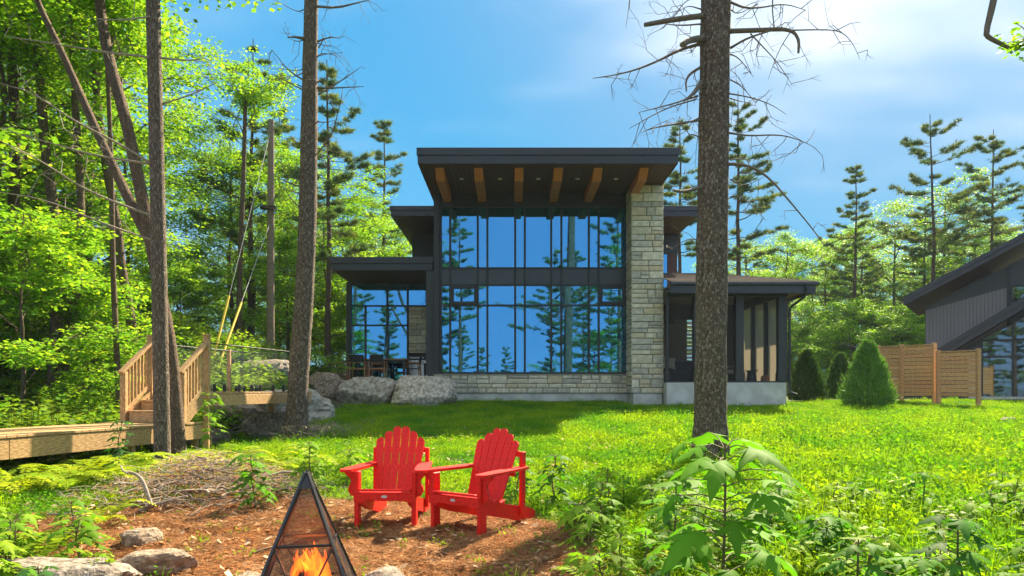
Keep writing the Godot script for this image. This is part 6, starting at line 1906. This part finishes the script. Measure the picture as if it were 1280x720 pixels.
func sapling(label: String, x: float, d: float, h: float, tiers: int, size: float, rs: int, tint: Vector3, start := 0.25, group := "", spread_ := 1.0) -> void:
	if not mesh_cache.has("maple_leaves"):
		var ms := []
		for k in 5: ms.append(maple_leaf_mesh(900 + k, 0.15 + 0.22 * k))
		mesh_cache["maple_leaves"] = ms
	var leaves: Array = mesh_cache["maple_leaves"]
	var r := RandomNumberGenerator.new()
	r.seed = rs
	var t := thing("maple_sapling", label, "sapling", ground(x, d), 0.0, group)
	var stem := MB.new()
	var path := bent(Vector3(0, -0.03, 0), Vector3(r.randf_range(-0.06, 0.06), h, r.randf_range(-0.06, 0.06)), 7, 0.02, r)
	stem.tube(path, tapers(7, 0.011, 0.004), 7)
	var mats := []
	for k in 3:
		var key := "big_leaf_%d_%d" % [rs, k]
		var f: float = [0.82, 1.0, 1.2][k]
		var m: StandardMaterial3D = M["big_leaf"].duplicate()
		m.albedo_color = lin(tint.x * f, tint.y * f, tint.z * f)
		M[key] = m
		mats.append(m)
	for k in tiers:
		var s := lerpf(start, 1.0, (k + 0.5) / tiers)
		var p := along(path, s)
		var n := 3 if k < tiers - 1 else 4
		for q in n:
			var a := k * 1.65 + q * TAU / n + r.randf_range(-0.3, 0.3)
			var l := spread_ * size * r.randf_range(0.6, 1.3) * (1.25 - s * 0.6)
			var e := p + Vector3(cos(a) * l, l * r.randf_range(0.05, 0.45), sin(a) * l)
			stem.tube([p, p.lerp(e, 0.5) + Vector3.UP * 0.015, e], [0.0035, 0.003, 0.002], 4, false)
			var sz := size * r.randf_range(0.75, 1.3)
			var up := Vector3(cos(a) * 0.25 + r.randfn() * 0.16, 1.0, sin(a) * 0.25 + r.randfn() * 0.16).normalized()
			var fw := Vector3(cos(a), -0.25, sin(a))
			fw = (fw - up * fw.dot(up)).normalized()
			part(t, "leaf", leaves[r.randi() % 5], mats[r.randi() % 3], e, Basis(fw.cross(up).normalized() * sz, up * sz, -fw * sz))
	part(t, "stem", stem, M["stem"])
func build_saplings(r: RandomNumberGenerator) -> void:
	var g := "maple seedlings along the lawn's near edge"
	sapling("large maple sapling with broad toothed leaves in front of the bare pine trunk", 0.93, 3.15, 1.2, 17, 0.16, 31, Vector3(0.14, 0.33, 0.025), 0.25, "", 1.5)
	sapling("low broad-leaved maple seedling crouching under the large sapling", 0.66, 3.25, 0.50, 8, 0.18, 32, Vector3(0.12, 0.29, 0.03), 0.2, "", 1.5)
	sapling("leafy seedling behind the large sapling's top leaves", 1.0, 4.6, 0.85, 9, 0.11, 33, Vector3(0.081, 0.203, 0.033))
	sapling("bushy pale-topped seedling in the weeds left of the red maple stem", 1.78, 3.75, 0.62, 10, 0.10, 34, Vector3(0.101, 0.243, 0.033))
	sapling("thin red-stemmed maple seedling in the weeds", 2.05, 3.7, 0.56, 8, 0.095, 35, Vector3(0.108, 0.257, 0.033))
	sapling("umbrella-shaped maple seedling on a bare stem", 2.42, 3.85, 0.72, 5, 0.12, 36, Vector3(0.074, 0.196, 0.033), 0.6)
	sapling("seedling cut by the picture's edge beside the umbrella-shaped one", 2.75, 3.8, 0.5, 8, 0.10, 37, Vector3(0.081, 0.216, 0.044))
	sapling("low seedling at the bottom under the weeds", 1.5, 3.35, 0.36, 6, 0.10, 38, Vector3(0.108, 0.243, 0.033))
	sapling("dark five-leaved seedling alone at the bottom of the needles", -0.02, 3.95, 0.17, 3, 0.10, 39, Vector3(0.041, 0.135, 0.039), 0.4)
	sapling("bushy green seedling behind the turned red chair", 0.42, 7.4, 0.55, 10, 0.12, 40, Vector3(0.088, 0.230, 0.028), 0.1)
	sapling("second leafy seedling close behind the turned red chair", 0.05, 7.75, 0.5, 9, 0.12, 41, Vector3(0.095, 0.243, 0.028), 0.1)
	sapling("leafy maple seedling growing through the brush pile", -2.55, 7.2, 0.55, 11, 0.12, 42, Vector3(0.108, 0.257, 0.022), 0.15)
	sapling("tall thin seedling before the stair post", -4.75, 11.3, 1.0, 9, 0.13, 43, Vector3(0.176, 0.311, 0.028), 0.3)
	sapling("maple seedling under the large fern", -2.75, 4.25, 0.36, 6, 0.10, 44, Vector3(0.047, 0.135, 0.033), 0.25)
	sapling("leafy seedling at the picture's edge behind the large fern", -3.3, 4.4, 0.72, 12, 0.10, 45, Vector3(0.135, 0.284, 0.022), 0.15)
	sapling("tangled yellow-green seedling at the picture's edge under the boardwalk corner", -4.5, 6.0, 0.62, 12, 0.10, 46, Vector3(0.176, 0.311, 0.022), 0.1)
	sapling("dark seedling against the boardwalk fascia", -4.95, 9.1, 0.75, 9, 0.10, 47, Vector3(0.047, 0.149, 0.033), 0.25)
	sapling("leafy seedling between the brush pile and the lawn", -2.25, 8.1, 0.6, 10, 0.11, 48, Vector3(0.162, 0.297, 0.022), 0.15)
	sapling("low round seedling on the lawn's edge behind the nearer red chair", -2.0, 8.6, 0.45, 9, 0.11, 49, Vector3(0.176, 0.311, 0.022), 0.1)
	for k in 60:
		var d := r.randf_range(3.3, 7.2)
		var x := r.randf_range(0.5, 0.72 * d + 0.3) if k % 5 else r.randf_range(-5.4, -3.2)
		if x < 0 :
			d = r.randf_range(4.3, 6.0)
			x = r.randf_range(-4.0, -2.9)
		if Vector2(x - 0.95, d - 3.2).length() < 0.5: continue
		sapling("small wild seedling in the weeds of the lawn's near edge", x, d, r.randf_range(0.22, 0.5), r.randi_range(4, 8), r.randf_range(0.08, 0.13), 1000 + k, Vector3(0.10, 0.26, 0.028).lerp(Vector3(0.28, 0.42, 0.025), r.randf()), 0.15, g)

# ---------------------------------------------------------------- brush, sticks and other small things
func stick(mb: MB, a: Vector3, b: Vector3, r0: float, r1: float, wob := 0.05) -> void:
	mb.tube(bent(a, b, 4, wob, R), tapers(4, r0, r1), 5, true)
func build_small() -> void:
	var c := ground(-3.35, 8.0)
	var b := thing("brush_pile", "heap of grey twigs and dead needles before the ferns", "brush pile", c)
	for k in 110:
		var a := R.randf_range(-1.2, 1.2) + (PI if k % 2 else 0.0)
		var l := R.randf_range(0.2, 0.62)
		var p := Vector3(R.randfn() * 0.5, R.randf_range(0.02, 0.42), R.randfn() * 0.42)
		p.y *= exp(-1.2 * (p.x * p.x + p.z * p.z))
		p.y += maxf(-0.02, rise(c.x + p.x, -(c.z + p.z)) - c.y)
		var mb := MB.new()
		stick(mb, p - Vector3(cos(a), R.randf_range(-0.12, 0.12), sin(a)) * l * 0.5, p + Vector3(cos(a), R.randf_range(-0.1, 0.2), sin(a)) * l * 0.5, R.randf_range(0.007, 0.02), 0.004)
		part(b, "stick", mb, M[["dry_wood", "stick_bark", "dry_wood"][k % 3]])
	var tw := MB.new()
	for k in 1100:
		var a := R.randf() * TAU
		var l := R.randf_range(0.12, 0.4)
		var q := Vector3(R.randfn() * 0.75, 0, R.randfn() * 0.5)
		var y := rise(c.x + q.x, -(c.z + q.z)) - c.y + R.randf_range(0.0, 0.5) * exp(-q.length_squared())
		tw.tube([q + Vector3(0, y, 0), q + Vector3(cos(a) * l * 0.5, y + R.randf_range(-0.03, 0.06), sin(a) * l * 0.5), q + Vector3(cos(a) * l, y + R.randf_range(-0.04, 0.1), sin(a) * l)], [0.003, 0.0025, 0.0015], 3, false)
	var o := part(b, "twigs", tw, M["dry_wood"])
	o.set_meta("kind", "stuff")
	var nd := MB.new()
	for k in 5200:
		var q := Vector3(R.randfn() * 0.7, 0, R.randfn() * 0.42)
		var y := rise(c.x + q.x, -(c.z + q.z)) - c.y + R.randf_range(0.0, 0.5) * exp(-q.length_squared())
		var f := R.randf_range(0.7, 1.2)
		nd.col = Color(0.42 * f, 0.17 * f, 0.06 * f) if k % 3 else Color(0.4 * f, 0.31 * f, 0.22 * f)
		var dir := Vector3(R.randfn(), R.randfn() * 0.4, R.randfn()).normalized()
		nd.blade(q + Vector3(0, y, 0), dir, dir.cross(Vector3(0.2, 1, 0.1)).normalized(), R.randf_range(0.05, 0.12), 0.006)
	o = part(b, "dead_needles", nd, M["litter_bits"])
	o.set_meta("kind", "stuff")
	# forked branch lying on the near side of the heap
	var f := thing("fallen_branch", "forked pale branch lying at the foot of the brush pile", "branch", ground(-3.3, 7.15))
	for q in [[[Vector2(150, 655), Vector2(172, 642), Vector2(188, 632), Vector2(212, 626), Vector2(234, 620)], 0.030, 0.012], [[Vector2(189, 631), Vector2(184, 616), Vector2(178, 600), Vector2(170, 592), Vector2(158, 590)], 0.022, 0.012], [[Vector2(160, 592), Vector2(153, 588), Vector2(151, 582)], 0.012, 0.006], [[Vector2(186, 632), Vector2(175, 636), Vector2(168, 646)], 0.016, 0.008]]:
		var mb := MB.new()
		var pts := soften(line_of(q[0], 7.0, -0.15))
		mb.tube(pts, tapers(pts.size() - 1, q[1], q[2]), 9, true, 0.1, R)
		wpart(f, "limb", mb, M["dry_wood"])
	# dead boughs at the foot of the pine by the bridge
	c = ground(-3.9, 14.2)
	var p := thing("bough_heap", "grey dead pine boughs heaped at the foot of the tall trunk", "brush pile", c)
	for k in 26:
		var a := R.randf() * TAU
		var l := R.randf_range(0.4, 1.1)
		var q := Vector3(R.randfn() * 0.45, R.randf_range(0.03, 0.22), R.randfn() * 0.35)
		var mb := MB.new()
		stick(mb, q, q + Vector3(cos(a) * l, R.randf_range(-0.05, 0.25), sin(a) * l * 0.6), 0.012, 0.003)
		part(p, "stick", mb, M["dry_wood"])
	var nb := MB.new()
	for k in 2600:
		var q := Vector3(R.randfn() * 0.5, R.randf_range(0.0, 0.3), R.randfn() * 0.4)
		var g := R.randf_range(0.7, 1.2)
		nb.col = Color(0.24 * g, 0.22 * g, 0.13 * g)
		var dir := Vector3(R.randfn(), R.randfn() * 0.6, R.randfn()).normalized()
		nb.blade(q, dir, dir.cross(Vector3(0.2, 1, 0.1)).normalized(), R.randf_range(0.06, 0.14), 0.008)
	o = part(p, "dead_needles", nb, M["litter_bits"])
	o.set_meta("kind", "stuff")
	# roots and dead twigs in the gap below the bridge
	c = ground(-5.0, 15.3)
	var u := thing("twig_tangle", "tangle of grey dead twigs in the gap under the footbridge", "brush pile", c)
	for k in 40:
		var a := R.randf_range(-0.6, 1.2)
		var l := R.randf_range(0.4, 1.1)
		var q := Vector3(R.randfn() * 0.6, R.randf_range(0.0, 0.15), R.randfn() * 0.4)
		var mb := MB.new()
		stick(mb, q, q + Vector3(cos(a) * l * (1 if k % 2 else -1), sin(a) * l * 0.55, R.randf_range(-0.3, 0.3)), 0.011, 0.003, 0.06)
		part(u, "stick", mb, M["dry_wood"])
	# single sticks on the needles
	for q in [[0.62, 5.9, 0.55, 0.4, "dark bent stick on the needles below the turned chair"], [0.25, 5.3, 0.6, 2.7, "thin dark stick running through the needles towards the fern"], [-0.45, 5.7, 0.4, 0.2, "short stick in the shade before the red chairs"], [-1.9, 5.9, 0.5, 0.9, "thin stick between the fire pit and small grey stone"], [2.3, 4.2, 0.7, 0.3, "grey stick on the bare patch under the seedlings"], [-1.35, 6.2, 0.35, 2.2, "small twig under the front of the nearer chair"]]:
		var mb := MB.new()
		stick(mb, Vector3(-q[2] * 0.5, 0.012, 0), Vector3(q[2] * 0.5, 0.02, 0.05), 0.010, 0.004, 0.04)
		var s := part(self, "stick", mb, M["stick_bark"], ground(q[0], q[1]), Basis(Vector3.UP, q[3]))
		tag(s, q[4], "stick", "sticks on the needles")
